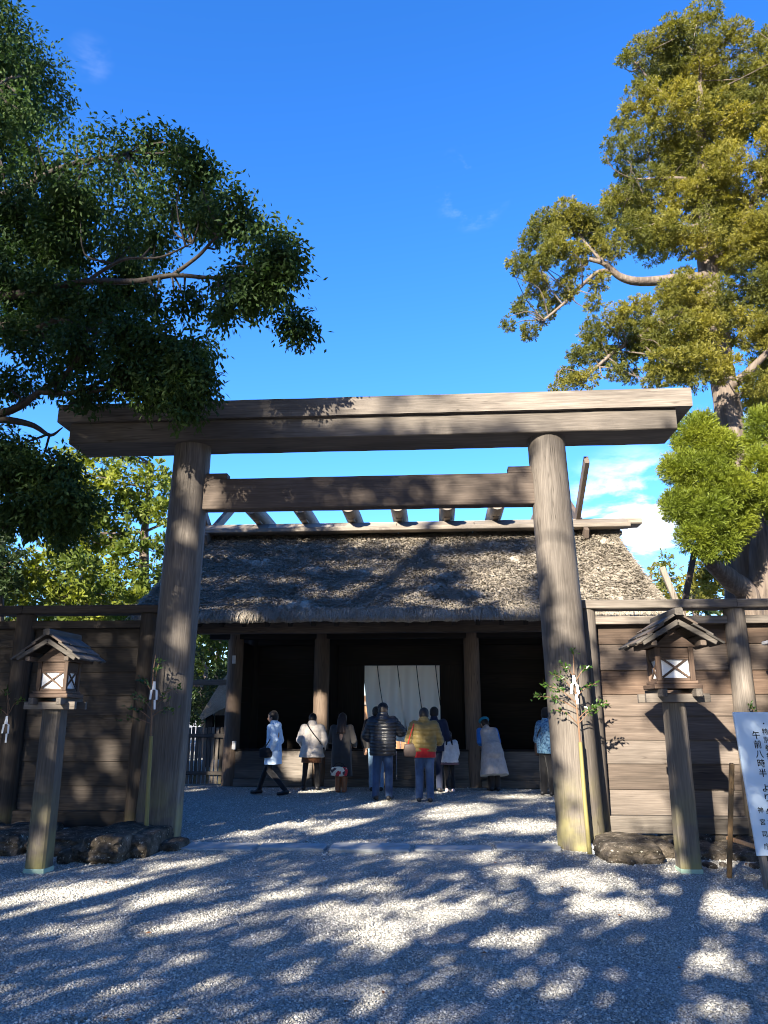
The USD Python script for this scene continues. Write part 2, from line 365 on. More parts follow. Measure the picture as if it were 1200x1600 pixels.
PEBBLE = mat('pebble_stone', {
    'oi': ('object_info', {}), 'r': ('rgb_ramp', {'ramp': [(0.0, (0.17, 0.167, 0.152)), (0.35, (0.30, 0.293, 0.266)), (0.75, (0.41, 0.40, 0.365)), (1.0, (0.56, 0.55, 0.51))]}),
    'p': ('principled_bsdf', {'roughness': 0.8, 'specular_ior_level': 0.3})}, [('oi.random', 'r.fac'), ('r.color', 'p.base_color')], 'p.BSDF')
THATCH = mat('thatch_reed', {
    'g': ('geometry', {}), 'tc': ('texture_coordinate', {}), 'n': ('noise_texture', {'scale': 1.6, 'detail': 6.0, 'roughness': 0.6}), 'n2': ('noise_texture', {'scale': 45.0, 'detail': 4.0}),
    'mx': ('mix_float', {'fac': 0.5}), 'r': ('rgb_ramp', {'ramp': [(0.2, (0.30, 0.265, 0.215)), (0.5, (0.55, 0.49, 0.40)), (0.8, (0.78, 0.70, 0.57))]}),
    'r2': ('rgb_ramp', {'ramp': [(0.35, (0.62, 0.62, 0.62)), (0.6, (1, 1, 1))]}), 'mul': ('mix_color', {'blend_type': 'multiply', 'fac': 1.0}),
    'b': ('bump', {'strength': 1.0, 'distance': 0.03}), 'p': ('principled_bsdf', {'roughness': 0.9, 'specular_ior_level': 0.15})},
    [('g.random_per_island', 'mx.a'), ('tc.object', 'n.vector'), ('tc.object', 'n2.vector'), ('n2.fac', 'mx.b'), ('mx.result', 'r.fac'), ('n.fac', 'r2.fac'), ('r.color', 'mul.a'), ('r2.color', 'mul.b'), ('mul.result', 'p.base_color'), ('n2.fac', 'b.height'), ('b.normal', 'p.normal')], 'p.BSDF')
CURTAIN = mat('white_cloth', {
    'd': ('diffuse_bsdf', {'color': (0.82, 0.71, 0.57)}), 't': ('translucent_bsdf', {'color': (0.84, 0.71, 0.55)}), 'm': ('mix_closure', {'fac': 0.6}),
    'tc': ('texture_coordinate', {}), 'n': ('noise_texture', {'scale': 3.0, 'detail': 3.0}), 'b': ('bump', {'strength': 0.3, 'distance': 0.03})},
    [('tc.object', 'n.vector'), ('n.fac', 'b.height'), ('b.normal', 'd.normal'), ('d.BSDF', 'm.closure1'), ('t.BSDF', 'm.closure2')], 'm.closure')

# ================================================================== ground
def ground_z(x, y):
    return 0.0 * np.asarray(x)


gx = np.concatenate([[-400, -150, -60, -30], np.linspace(-16, 16, 81), [30, 60, 150, 400]])
gy = np.concatenate([[-400, -150, -60, -25, -8], np.linspace(0, 24, 81), [32, 45, 80, 160, 420]])
GX, GY = np.meshgrid(gx, gy, indexing='ij')
near = (np.abs(GX) < 17) & (GY > -1) & (GY < 25)
GZ = np.where(near, (meshkit.fbm(np.stack([GX * 0.9, GY * 0.9, GX * 0], -1), 4, 3) - 0.5) * 0.05, 0.0) - 0.006
single('ground', grid_mesh(np.stack([GX, GY, GZ], -1)), GROUND, 'pale grey gravel forecourt and courtyard', smooth=True, kind='structure')

rng = np.random.default_rng(11)
gravel = UsdGeom.PointInstancer.Define(stage, '/World/gravel')
keys(gravel.GetPrim(), 'loose pale grey pebbles strewn over the forecourt', None, None, 'stuff')
protos = []
for k in range(4):
    m = trimesh.creation.icosphere(1, 1.0)
    m.vertices *= 1 + (rng.random((len(m.vertices), 1)) - 0.5) * 0.5
    m.vertices *= np.array([1.0, 0.8, 0.55])
    usdkit.mesh(stage, f'/World/gravel/pebble_{k:03d}' if k else '/World/gravel/pebble', m, PEBBLE, smooth=k % 2 == 0)
    protos.append(f'/World/gravel/pebble_{k:03d}' if k else '/World/gravel/pebble')
gravel.CreatePrototypesRel().SetTargets([Sdf.Path(p) for p in protos])
pts = []
for y0, y1, dens in ((4.0, 6.0, 7000), (6.0, 8.0, 4200), (8.0, 10.0, 1700), (10.0, 13.0, 700), (13.0, 17.5, 420)):
    half0, half1 = 0.56 * y0 + 0.5, 0.56 * y1 + 0.5
    n = int((y1 - y0) * 2 * half1 * dens)
    x = rng.uniform(-half1, half1, n); y = rng.uniform(y0, y1, n)
    ok = np.abs(x + 0.07 * y) < 0.53 * y + 0.35
    pts.append(np.stack([x[ok], y[ok]], 1))
pts = np.vstack(pts)
size = rng.gamma(5.0, 0.00092, len(pts)).clip(0.0025, 0.012) * np.where(pts[:, 1] > 10, 1.6, np.where(pts[:, 1] > 7, 1.15, 1.0))
gz = (meshkit.fbm(np.stack([pts[:, 0] * 0.9, pts[:, 1] * 0.9, pts[:, 0] * 0], -1), 4, 3) - 0.5) * 0.05 - 0.006
P3 = np.column_stack([pts, gz + size * 0.28])
q = rng.normal(size=(len(pts), 4)) * np.array([1, 0.25, 0.25, 1]); q = unit(q)
gravel.CreatePositionsAttr(Vt.Vec3fArray.FromNumpy(P3.astype(np.float32)))
gravel.CreateProtoIndicesAttr(Vt.IntArray.FromNumpy(rng.integers(0, 4, len(pts)).astype(np.int32)))
gravel.CreateScalesAttr(Vt.Vec3fArray.FromNumpy(np.repeat(size[:, None], 3, 1).astype(np.float32)))
gravel.CreateOrientationsAttr(Vt.QuathArray([Gf.Quath(float(a), float(b), float(c), float(d)) for a, b, c, d in q]))


rl0 = np.random.default_rng(88)
nl = 70
lx = rl0.uniform(-4.5, 4.2, nl); ly = rl0.uniform(4.3, 10.5, nl)
lp = np.column_stack([lx, ly, np.full(nl, 0.012) + (meshkit.fbm(np.stack([lx * 0.9, ly * 0.9, lx * 0], -1), 4, 3) - 0.5) * 0.05])
ld = rl0.normal(size=(nl, 3)) * [1, 1, 0.12]
ld = ld / np.linalg.norm(ld, axis=1, keepdims=True); ls = np.cross(ld, [0, 0, 1.0]) * 0.011
LEN = rl0.uniform(0.03, 0.055, (nl, 1))
lv_ = np.stack([lp, lp + ld * LEN * 0.5 + ls + [0, 0, 0.006], lp + ld * LEN, lp + ld * LEN * 0.5 - ls], 1).reshape(-1, 3)
li_ = np.arange(nl)[:, None] * 4
single('fallen_leaves', (lv_, np.vstack([li_ + [0, 1, 2], li_ + [0, 2, 3]])), plain('dry_leaf', (0.20, 0.085, 0.03), 0.7, 0.5, 30), 'scattered dry brown leaves on the gravel', None, kind='stuff')


# ------------------------------------------------------------------ stones
def rock(x0, x1, y0, y1, z0, z1, seed, boxy=0.5, amp=0.14, sub=4):
    m = trimesh.creation.icosphere(sub, 1.0)
    v = m.vertices.copy()
    cube = v / np.abs(v).max(1, keepdims=True)
    v = v * (1 - boxy) + cube * boxy * 0.86
    nz = meshkit.fbm(v * 1.7 + seed * 7.1, 4, seed) - 0.5
    v = v * (1 + amp * 2 * nz[:, None])
    fine = meshkit.fbm(v * 5 + seed, 3, seed + 9) - 0.5
    v = v * (1 + amp * 0.9 * fine[:, None] - amp * 0.5 * np.abs(meshkit.noise(v * 3.1 + seed) - 0.5)[:, None])
    lo, hi = v.min(0), v.max(0)
    v = (v - lo) / (hi - lo) * (np.array([x1, y1, z1]) - [x0, y0, z0]) + [x0, y0, z0]
    m.vertices = v
    return m


step = thing('threshold', 'row of flat worn paving stones flush with the gravel between the gate posts', 'stone step')
xs = [-3.25, -2.2, -1.35, -0.35, 0.62, 1.42]
for i in range(5):
    yy = 9.55 + 0.06 * math.sin(i * 2.1) + 0.04 * i
    m = rock(xs[i] + 0.012, xs[i + 1] - 0.012, yy, yy + 0.42 + 0.06 * math.cos(i * 3), -0.12, 0.020 + 0.006 * (i % 3), 40 + i, 0.93, 0.06, 4)
    part(step, 'paving_stone', m, PAVE, smooth=40)


def footing(name, label, specs, seed):
    t = thing(name, label, 'stone footing')
    for i, s in enumerate(specs):
        part(t, 'stone', rock(*s, seed + i, 0.62, 0.13, 4 if s[1] - s[0] > 0.35 else 3), STONE, smooth=28)
    return t


rs = np.random.default_rng(5)
right_stones = [(1.72, 2.42, 8.95, 10.2, -0.1, 0.19), (2.40, 2.66, 9.4, 10.3, -0.1, 0.12), (2.70, 3.2, 9.35, 10.25, -0.1, 0.10), (3.18, 3.62, 9.3, 10.2, -0.1, 0.09), (3.6, 4.1, 9.25, 10.2, -0.1, 0.12), (4.08, 4.7, 9.3, 10.2, -0.1, 0.14), (4.7, 5.5, 9.2, 10.2, -0.1, 0.13), (5.5, 6.3, 9.3, 10.2, -0.1, 0.1), (6.3, 7.4, 9.2, 10.2, -0.1, 0.14)]
x = 1.95
while x < 7.3:
    w = rs.uniform(0.16, 0.34)
    right_stones.append((x, x + w * 1.05, 10.12 + rs.uniform(0, 0.08), 10.7, -0.08, rs.uniform(0.085, 0.125)))
    x += w
for i in range(9):
    a = 1.95 + rs.uniform(0, 2.4); w = rs.uniform(0.06, 0.12)
    right_stones.append((a, a + w, 8.78 + rs.uniform(0, 0.18), 8.98 + rs.uniform(0, 0.1), -0.04, rs.uniform(0.03, 0.06)))
footing('wall_footing', 'rough brown boulders under the sunlit wall right of the torii', right_stones, 100)
left_stones = [(-4.05, -3.45, 8.62, 10.1, -0.1, 0.28), (-3.62, -3.28, 9.0, 10.1, -0.1, 0.24), (-3.36, -3.05, 9.45, 10.0, -0.1, 0.10), (-4.75, -4.03, 8.95, 10.2, -0.1, 0.2), (-5.4, -4.7, 8.9, 10.2, -0.1, 0.26), (-6.2, -5.4, 8.9, 10.2, -0.1, 0.24), (-7.2, -6.2, 8.9, 10.2, -0.1, 0.25), (-4.12, -3.98, 8.6, 8.9, -0.05, 0.13)]
x = -7.2
while x < -3.9:
    w = rs.uniform(0.2, 0.38)
    left_stones.append((x, x + w * 1.05, 10.1 + rs.uniform(0, 0.08), 10.7, -0.08, rs.uniform(0.06, 0.11)))
    x += w
footing('wall_footing', 'mossy dark boulders under the shaded wall left of the torii', left_stones, 200)

# ================================================================== torii
torii = thing('torii_gate', 'tall weathered wooden torii gate with two round posts and double top beam', 'torii')


def log_post(x0, y0, x1, y1, z0, z1, r0, r1, k=40, seed=0, n=24, crack=0.006):
    t = np.linspace(0, 1, n)
    a = np.linspace(0, 2 * math.pi, k, endpoint=False)
    cx, cy, z, r = x0 + (x1 - x0) * t, y0 + (y1 - y0) * t, z0 + (z1 - z0) * t, r0 + (r1 - r0) * t
    rg = np.random.default_rng(seed)
    dent = np.zeros(k)
    for c in rg.integers(0, k, 7):
        dent[c] -= rg.uniform(0.5, 1.0) * crack
    R = r[:, None] + dent[None] * (0.6 + 0.4 * np.sin(t * 9 + seed)[:, None]) + rg.normal(0, 0.0012, (n, k))
    return lathe_rings(np.stack([cx[:, None] + R * np.cos(a), cy[:, None] + R * np.sin(a), np.repeat(z[:, None], k, 1)], -1))


part(torii, 'post', log_post(-3.55, 10.1, -3.42, 10.1, -0.05, 5.22, 0.285, 0.252, seed=1), W_post, smooth=35)
part(torii, 'post', log_post(1.685, 10.1, 1.525, 10.1, -0.05, 5.22, 0.285, 0.250, seed=2), W_post, smooth=35)
part(torii, 'lower_lintel', rough_box(-5.10, 3.21, 9.80, 10.42, 5.20, 5.492, 0, 24, 0.003, 3, 0.012), W_x, smooth=20)
# upper beam: five-sided, its top falling to both sides, overhanging the lower one
prof = np.array([(9.74, 5.496), (9.74, 5.755), (10.11, 5.85), (10.48, 5.755), (10.48, 5.496)])
n = 24
ring = np.array([[(xx_, py, pz) for py, pz in prof] for xx_ in np.linspace(-5.27, 3.42, n)])
ring += np.random.default_rng(4).normal(0, 0.0015, (n, 1, 3)) * [0, 1, 1]
part(torii, 'upper_lintel', lathe_rings(ring), W_x, smooth=20)
part(torii, 'tie_beam', rough_box(-3.30, 1.42, 10.0, 10.2, 4.265, 4.70, 0, 16, 0.002, 6, 0.01), B_x, smooth=20)
part(torii, 'wedge', cbox(0.985, 1.33, 10.025, 10.175, 4.703, 4.80, 0.008), B_x)
part(torii, 'wedge', cbox(-3.25, -2.885, 10.025, 10.175, 4.703, 4.79, 0.008), B_x)
part(torii, 'foot_stone', rock(1.72, 1.98, 9.62, 9.92, -0.06, 0.085, 77, 0.85, 0.05, 3), WHITE, smooth=40)

# ================================================================== board walls either side
PLANK_Z = [0.318, 0.62, 0.93, 1.22, 1.52, 1.79, 2.10, 2.44, 2.70]


def plank_wall(name, label, posts, x_end0, x_end1, board_mat=None, post_mat=None, beam_mat=None):
    board_mat, post_mat, beam_mat = board_mat or B_x, post_mat or W_z, beam_mat or W_x
    t = thing(name, label, 'wooden wall')
    for i, px_ in enumerate(posts):
        part(t, 'post', log_post(px_, 10.44, px_, 10.44, -0.03, 2.885, 0.142, 0.132, 26, 300 + i + len(posts), 12, 0.004), post_mat, smooth=35)
    for a, b in zip(posts[:-1], posts[1:]):
        for j in range(8):
            # each board leans: its foot stands a little proud of the one below
            z0, z1 = PLANK_Z[j], PLANK_Z[j + 1]
            m = cbox(a + 0.02, b - 0.02, -0.02, 0.02, 0, z1 - z0 + 0.012, 0.004)
            part(t, 'plank', moved(m, (0, 10.50, z0), rx=-2.9), board_mat if board_mat is not B_x else [B_pale, B_mid, B_pale, B_x, B_mid, B_red, B_x, B_red][j])
        part(t, 'sill_plank', cbox(a + 0.12, b - 0.12, 10.40, 10.56, 0.112, 0.314, 0.008), beam_mat)
        part(t, 'rail', cbox(a + 0.10, b - 0.10, 10.385, 10.535, 2.695, 2.80, 0.006), beam_mat)
    xm = posts[1]
    part(t, 'top_plate', rough_box(x_end0, xm - 0.003, 10.29, 10.62, 2.89, 3.005, 0, 12, 0.002, 9, 0.01), beam_mat, smooth=20)
    part(t, 'top_plate', rough_box(xm + 0.003, x_end1, 10.292, 10.618, 2.892, 3.003, 0, 12, 0.002, 10, 0.01), beam_mat, smooth=20)
    return t


plank_wall('plank_wall', 'sunlit wall of wide horizontal brown boards right of the torii', [1.965, 3.90, 5.85, 7.8], 1.88, 8.0)
plank_wall('plank_wall', 'wall of boards coloured dark for deep shade left of the torii', [-7.65, -5.76, -3.98], -7.9, -3.72, S_x, S_z, S_x)

# ================================================================== thatched gate building
gate = thing('thatched_gate', 'thatched wooden shrine gate with logs across its ridge behind the torii', 'shrine gate')
EY, EZ = 15.2, 3.52          # lower edge of the thatch in front
RY, RZ = 19.3, 6.02          # top of the thatch at the ridge
X0, X1 = -6.15, 4.42
BY, BZ = 2 * RY - EY, EZ


def roof_slab(seed):
    """Both slopes as one shell with a thick blunt eave."""
    sl = math.hypot(RY - EY, RZ - EZ)
    s = np.linspace(0, 1, 46)
    front_y, front_z = EY + (RY - EY) * s, EZ + (RZ - EZ) * s + 0.10 * np.sin(s * math.pi) * -0.6
    ys = np.concatenate([[EY + 0.42, EY + 0.10, EY + 0.01], front_y, (2 * RY - front_y)[::-1][1:], [BY - 0.01, BY - 0.1, BY - 0.42], [RY]])
    zs = np.concatenate([[EZ - 0.10, EZ - 0.20, EZ - 0.08], front_z, front_z[::-1][1:], [BZ - 0.08, BZ - 0.2, BZ - 0.1], [RZ - 0.42]])
    xs_ = np.linspace(X0, X1, 150)
    ring_ = np.stack([np.repeat(xs_[:, None], len(ys), 1), np.repeat(ys[None], 150, 0), np.repeat(zs[None], 150, 0)], -1)
    nz = meshkit.fbm(ring_ * np.array([2.2, 2.2, 2.2]), 4, seed) - 0.5
    n2 = meshkit.fbm(ring_ * np.array([11, 7, 7]), 2, seed + 4) - 0.5
    up = np.zeros(len(ys)); up[3:-4] = 1; up[:3] = 0.6; up[-4:-1] = 0.6
    ring_[..., 2] += (nz * 0.16 + n2 * 0.10) * up
    ring_[..., 1] += (nz * 0.10 + n2 * 0.05) * up * np.where(np.arange(len(ys)) < len(ys) // 2, -1, 1)
    # gable ends drawn in and ragged
    return lathe_rings(ring_)


part(gate, 'thatch', roof_slab(8), THATCH, smooth=60)
rt = np.random.default_rng(21)


def straws(n, s_lo, s_hi, x_lo, x_hi, length, width, lift, hang=0.0, ends=False):
    s = rt.uniform(s_lo, s_hi, n); x = rt.uniform(x_lo, x_hi, n)
    down = unit(np.array([0, EY - RY, EZ - RZ])); nrm = np.array([0, -(RZ - EZ), (RY - EY)]); nrm = nrm / np.linalg.norm(nrm)
    if nrm[2] < 0:
        nrm = -nrm
    base = np.stack([x, EY + (RY - EY) * s, EZ + (RZ - EZ) * s - 0.06 * np.sin(s * math.pi)], 1) + nrm * rt.uniform(0.0, 0.05, (n, 1))
    L = length * rt.uniform(0.5, 1.3, (n, 1))
    d = unit(down + np.array([1, 0, 0]) * rt.normal(0, 0.28, (n, 1)) + nrm * (lift + rt.normal(0, 0.12, (n, 1))) + np.array([0, 0, -1]) * hang)
    side = unit(np.cross(d, nrm + rt.normal(0, 0.5, (n, 3)))) * width * rt.uniform(0.5, 1.3, (n, 1))
    v = np.stack([base - side, base + side, base + d * L], 1).reshape(-1, 3)
    return v, np.arange(3 * n).reshape(-1, 3)


sv = [straws(70000, 0.0, 0.99, X0, X1, 0.17, 0.014, 0.30), straws(11000, -0.015, 0.03, X0, X1, 0.24, 0.014, 0.0, 0.6), straws(2600, 0.0, 0.98, X1 - 0.06, X1 + 0.08, 0.22, 0.012, 0.1), straws(1200, 0.0, 0.98, X0 - 0.08, X0 + 0.06, 0.22, 0.012, 0.1)]
part(gate, 'straw', join(sv), THATCH, kind='stuff')

# ridge: two courses of boards each side and the long cap beam
part(gate, 'ridge_board', rough_box(X0 - 0.1, 4.76, RY - 0.62, RY - 0.30, 6.00, 6.11, 0, 10, 0.002, 30), P_x, smooth=20)
part(gate, 'ridge_board', rough_box(X0 - 0.1, 4.76, RY + 0.30, RY + 0.62, 6.00, 6.11, 0, 10, 0.002, 31), P_x, smooth=20)
for k, (a, b) in enumerate(((X0 - 0.5, -4.3), (-4.29, -2.62), (-2.61, -1.0), (-0.99, 0.95), (0.96, 2.6), (2.61, 4.74))):
    m = cbox(a, b, -0.16, 0.16, -0.045, 0.045, 0.008)
    part(gate, 'ridge_board', moved(m, (0, RY - 0.40, 6.155), rx=30), P_x)
    part(gate, 'ridge_board', moved(m, (0, RY + 0.40, 6.155), rx=-30), P_x)
part(gate, 'ridge_beam', rough_box(X0 - 0.75, 5.14, RY - 0.26, RY + 0.26, 6.15, 6.30, 0, 12, 0.002, 32, 0.03), P_x, smooth=20)
for k in range(7):
    # logs laid across the ridge
    cx = -4.58 + k * 1.215
    part(gate, 'ridge_log', tube([(cx, RY - 1.15, 6.52), (cx, RY - 1.10, 6.52), (cx, RY, 6.52), (cx, RY + 1.10, 6.52), (cx, RY + 1.15, 6.52)], [0.175, 0.20, 0.205, 0.20, 0.175], 20), P_y, smooth=40)
    part(gate, 'log_cradle', cbox(cx - 0.08, cx + 0.08, RY - 0.55, RY + 0.55, 6.302, 6.36, 0.008), P_y)


def finial(x, way, mat_, length=3.0):
    """Gable board running up its slope and on past the ridge."""
    d = np.array([0, way * (RY - EY), RZ - EZ]); d /= np.linalg.norm(d)
    a = np.array([x, RY, 6.22]) - d * 0.8; b = np.array([x, RY, 6.22]) + d * length
    L = np.linalg.norm(b - a)
    m = cbox(-0.055, 0.055, -0.12, 0.12, 0, L, 0.01)
    ang = math.degrees(math.atan2(d[2], d[1] * 1.0))
    return moved(m, a, rx=-(90 - ang))


for x_, s_ in ((-5.90, 0.0), (3.62, 0.0)):
    for w_ in (-1, 1):
        part(gate, 'forked_finial', finial(x_ + 0.058 * w_, w_, B_y, 2.15), B_z)

# posts, beams, low front wall
PX = [-4.70, -2.68, 0.75, 2.77]
for yy in (17.82, 19.6, 21.4):
    for x_ in PX:
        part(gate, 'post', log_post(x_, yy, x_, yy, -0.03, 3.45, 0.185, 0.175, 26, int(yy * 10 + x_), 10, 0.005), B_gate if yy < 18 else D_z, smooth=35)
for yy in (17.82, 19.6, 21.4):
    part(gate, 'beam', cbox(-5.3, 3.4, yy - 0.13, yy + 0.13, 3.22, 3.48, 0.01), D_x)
for k, x_ in enumerate(PX):
    part(gate, 'cross_beam', cbox(x_ - 0.11, x_ + 0.11, 16.2, 22.6, 3.49, 3.70, 0.01), D_x)
part(gate, 'eave_beam', rough_box(X0 + 0.2, X1 - 0.15, 16.05, 16.27, 3.19, 3.50, 0, 10, 0.002, 35), B_x, smooth=20)
part(gate, 'eave_beam', rough_box(X0 + 0.2, X1 - 0.15, 22.35, 22.57, 3.19, 3.50, 0, 10, 0.002, 36), B_x, smooth=20)
rl = math.hypot(RY - EY, RZ - EZ)
slope = math.degrees(math.atan2(RZ - EZ, RY - EY))
for k in range(22):
    x_ = X0 + 0.3 + k * (X1 - X0 - 0.6) / 21
    for w_ in (1, -1):
        m = cbox(-0.045, 0.045, 0.15, rl - 0.25, -0.42, -0.32, 0.006)
        m = moved(m, rx=slope)
        m.apply_translation((0, EY, EZ + 0.02))
        if w_ < 0:
            m.apply_transform(np.diag([1, -1, 1, 1.0])); m.apply_translation((0, 2 * RY, 0)); m.invert()
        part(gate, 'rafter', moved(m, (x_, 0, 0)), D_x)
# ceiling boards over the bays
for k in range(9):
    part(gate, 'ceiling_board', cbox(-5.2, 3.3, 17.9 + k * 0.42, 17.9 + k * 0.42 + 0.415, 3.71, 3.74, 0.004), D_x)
# middle row: side bays boarded, centre bay open with a lintel; rear side bays boarded
for a, b in ((PX[0], PX[1]), (PX[2], PX[3])):
    for j in range(9):
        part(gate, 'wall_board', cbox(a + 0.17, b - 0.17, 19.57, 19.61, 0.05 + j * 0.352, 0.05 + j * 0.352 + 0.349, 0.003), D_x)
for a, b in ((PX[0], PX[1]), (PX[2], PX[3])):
    part(gate, 'wall_backing', cbox(a + 0.17, b - 0.17, 19.62, 19.66, 0.05, 3.22, 0.003), D_x)  # added behind the boards to block light through their gaps
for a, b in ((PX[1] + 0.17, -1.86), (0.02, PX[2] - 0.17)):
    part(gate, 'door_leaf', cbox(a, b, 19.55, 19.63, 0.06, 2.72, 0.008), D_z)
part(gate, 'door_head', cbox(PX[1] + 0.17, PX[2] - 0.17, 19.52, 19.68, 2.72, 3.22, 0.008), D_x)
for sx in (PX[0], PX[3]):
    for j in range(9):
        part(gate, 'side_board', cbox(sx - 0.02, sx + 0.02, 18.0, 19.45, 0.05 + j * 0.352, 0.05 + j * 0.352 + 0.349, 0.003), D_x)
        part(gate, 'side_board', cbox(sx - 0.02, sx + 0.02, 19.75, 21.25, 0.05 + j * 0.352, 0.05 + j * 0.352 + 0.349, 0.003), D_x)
for a, b in zip(PX[:-1], PX[1:]):
    nn = 2 if b - a > 3 else 1
    for q_ in range(nn):
        u0, u1 = a + (b - a) * q_ / nn, a + (b - a) * (q_ + 1) / nn
        part(gate, 'front_panel', cbox(u0 + (0.14 if q_ == 0 else 0.004), u1 - (0.14 if q_ == nn - 1 else 0.004), 17.66, 17.72, 0.165, 0.75, 0.006), W_x)
    part(gate, 'sill', cbox(a + 0.13, b - 0.13, 17.60, 17.76, 0.0, 0.16, 0.008), W_x)
    part(gate, 'offering_ledge', cbox(a + 0.13, b - 0.13, 17.64, 17.95, 0.752, 0.785, 0.005), D_x)
part(gate, 'notice_plate', cbox(-4.72, -4.64, 17.60, 17.625, 2.66, 2.84, 0.003), METAL)
part(gate, 'lamp_box', cbox(-4.62, -4.54, 17.56, 17.63, 0.78, 0.96, 0.006), METAL)

# white cloth in the doorway, blown aside at its foot
U, V = np.meshgrid(np.linspace(0, 1, 70), np.linspace(0, 1, 60), indexing='ij')
foot = 0.96 - 0.10 * U - 0.36 * np.exp(-((U - 0.62) / 0.22) ** 2) * 0.25 + 0.62 * np.clip(0.18 - U, 0, 1) * 4 * 0.9
foot = np.where(U < 0.12, 1.30 - (U / 0.12) * 0.36, 0.94 - 0.10 * np.clip((U - 0.12) / 0.5, 0, 1) + 0.1 * np.clip((U - 0.62) / 0.3, 0, 1))
CZ = 2.74 + (foot - 2.74) * V
CX = -1.90 + 1.96 * U + 0.10 * V * V
CY = 19.9 + 0.055 * np.sin(U * 33 + V * 2.0) * (0.4 + V) + 0.14 * np.sin(V * 2.2 + U * 2.4) * V
cl = thing('curtain', 'white cloth curtain with dark seams hanging in the dark gateway', 'curtain')
part(cl, 'cloth', grid_mesh(np.stack([CX, CY, CZ], -1)), CURTAIN, smooth=True)
for s_ in (0.18, 0.44, 0.69, 0.93):
    i_ = int(s_ * 69)
    path_ = np.stack([CX[i_] + 0.20 * V[i_] * (1 - s_ * 0.3), CY[i_] - 0.02, CZ[i_]], 1)[::3]
    part(cl, 'seam_tape', tube(path_, 0.011, 5), INK)
# sunlit inner yard timber seen under the cloth
inner = thing('inner_fence', 'pale orange timber fence sunlit in the inner court beyond the curtain', 'fence')
for k in range(16):
    part(inner, 'picket', cbox(-6 + k * 0.62, -6 + k * 0.62 + 0.6, 33.6, 33.68, 0.1, 2.3, 0.01), NEW_z)
part(inner, 'rail', cbox(-6, 4, 33.5, 33.595, 1.9, 2.05, 0.01), P_x)

# ------------------------------------------------------------------ side fence left of the gate
fence = thing('picket_fence', 'grey picket fence of narrow upright slats left of the thatched gate', 'fence')
rf = np.random.default_rng(31)
for k in range(26):
    x_ = -7.2 + k * 0.094
    h_ = 1.25 + rf.normal(0, 0.006)
    part(fence, 'picket', moved(cbox(-0.036, 0.036, -0.012, 0.012, 0.03, h_, 0.003), (x_, 17.86, 0), ry=rf.normal(0, 0.4)), P_z if k % 3 else W_z)
part(fence, 'rail', cbox(-7.3, -4.88, 17.79, 17.845, 1.02, 1.11, 0.005), W_x)
part(fence, 'rail', cbox(-7.3, -4.88, 17.79, 17.845, 0.22, 0.30, 0.005), W_x)
arch = thing('side_gate_frame', 'plain crossbeam on a post bridging the gap left of the thatched gate', 'gate frame')
part(arch, 'crossbeam', rough_box(-7.0, -4.88, 17.92, 18.06, 2.19, 2.315, 0, 8, 0.002, 50), P_x, smooth=20)
part(arch, 'post', log_post(-6.9, 18.0, -6.9, 18.0, 0, 2.185, 0.10, 0.095, 18, 51, 8), W_z, smooth=35)

hut = thing('small_thatched_hut', 'small hut with pale steep thatched roof behind the picket fence', 'hut')
hy0, hy1 = 23.6, 27.0
prof = np.array([(-7.28, 1.48), (-6.70, 2.38), (-5.4, 4.2), (-4.1, 2.38), (-3.5, 1.48), (-3.62, 1.36), (-5.4, 3.85), (-7.16, 1.36)])
ring = np.array([[(px_, yy, pz) for px_, pz in prof] for yy in np.linspace(hy0, hy1, 12)])
ring += np.random.default_rng(6).normal(0, 0.012, ring.shape)
part(hut, 'thatch_roof', lathe_rings(ring), THATCH, smooth=40)
for x_ in (-7.0, -3.8):
    for yy in (hy0 + 0.3, hy1 - 0.3):
        part(hut, 'post', cbox(x_ - 0.11, x_ + 0.11, yy - 0.11, yy + 0.11, 0, 1.55, 0.01), D_z)
part(hut, 'wall', cbox(-6.88, -3.92, hy0 + 0.4, hy1 - 0.4, 0.2, 1.5, 0.01), D_x)

# shrine store behind the right wall: crossed finials over its gable
store = thing('treasure_store', 'small thatched store behind the right wall with crossed wooden finials', 'shrine building')
prof = np.array([(4.35, 2.75), (5.62, 3.92), (6.9, 2.75), (6.8, 2.6), (5.62, 3.6), (4.45, 2.6)])
ring = np.array([[(px_, yy, pz) for px_, pz in prof] for yy in np.linspace(18.2, 22.5, 12)])
ring += np.random.default_rng(7).normal(0, 0.01, ring.shape)
part(store, 'thatch_roof', lathe_rings(ring), THATCH, smooth=40)
part(store, 'wall', cbox(4.75, 6.5, 18.7, 22, 0.6, 2.75, 0.01), W_x)
for x_ in (4.85, 6.4):
    for yy in (18.75, 21.9):
        part(store, 'post', log_post(x_, yy, x_, yy, 0, 2.8, 0.12, 0.12, 16, 60, 6), W_z, smooth=35)


def stick(a, b, w, t):
    a, b = np.array(a, float), np.array(b, float)
    L = np.linalg.norm(b - a); d = (b - a) / L
    m = cbox(-w / 2, w / 2, -t / 2, t / 2, 0, L, 0.008)
    T = trimesh.geometry.align_vectors([0, 0, 1], d); T[:3, 3] = a
    m.apply_transform(T)
    return m


part(store, 'finial', stick((5.75, 18.1, 3.2), (5.22, 18.02, 4.85), 0.13, 0.09), P_z)
part(store, 'finial', stick((5.48, 18.22, 3.2), (6.09, 18.2, 5.36), 0.13, 0.09), B_z)

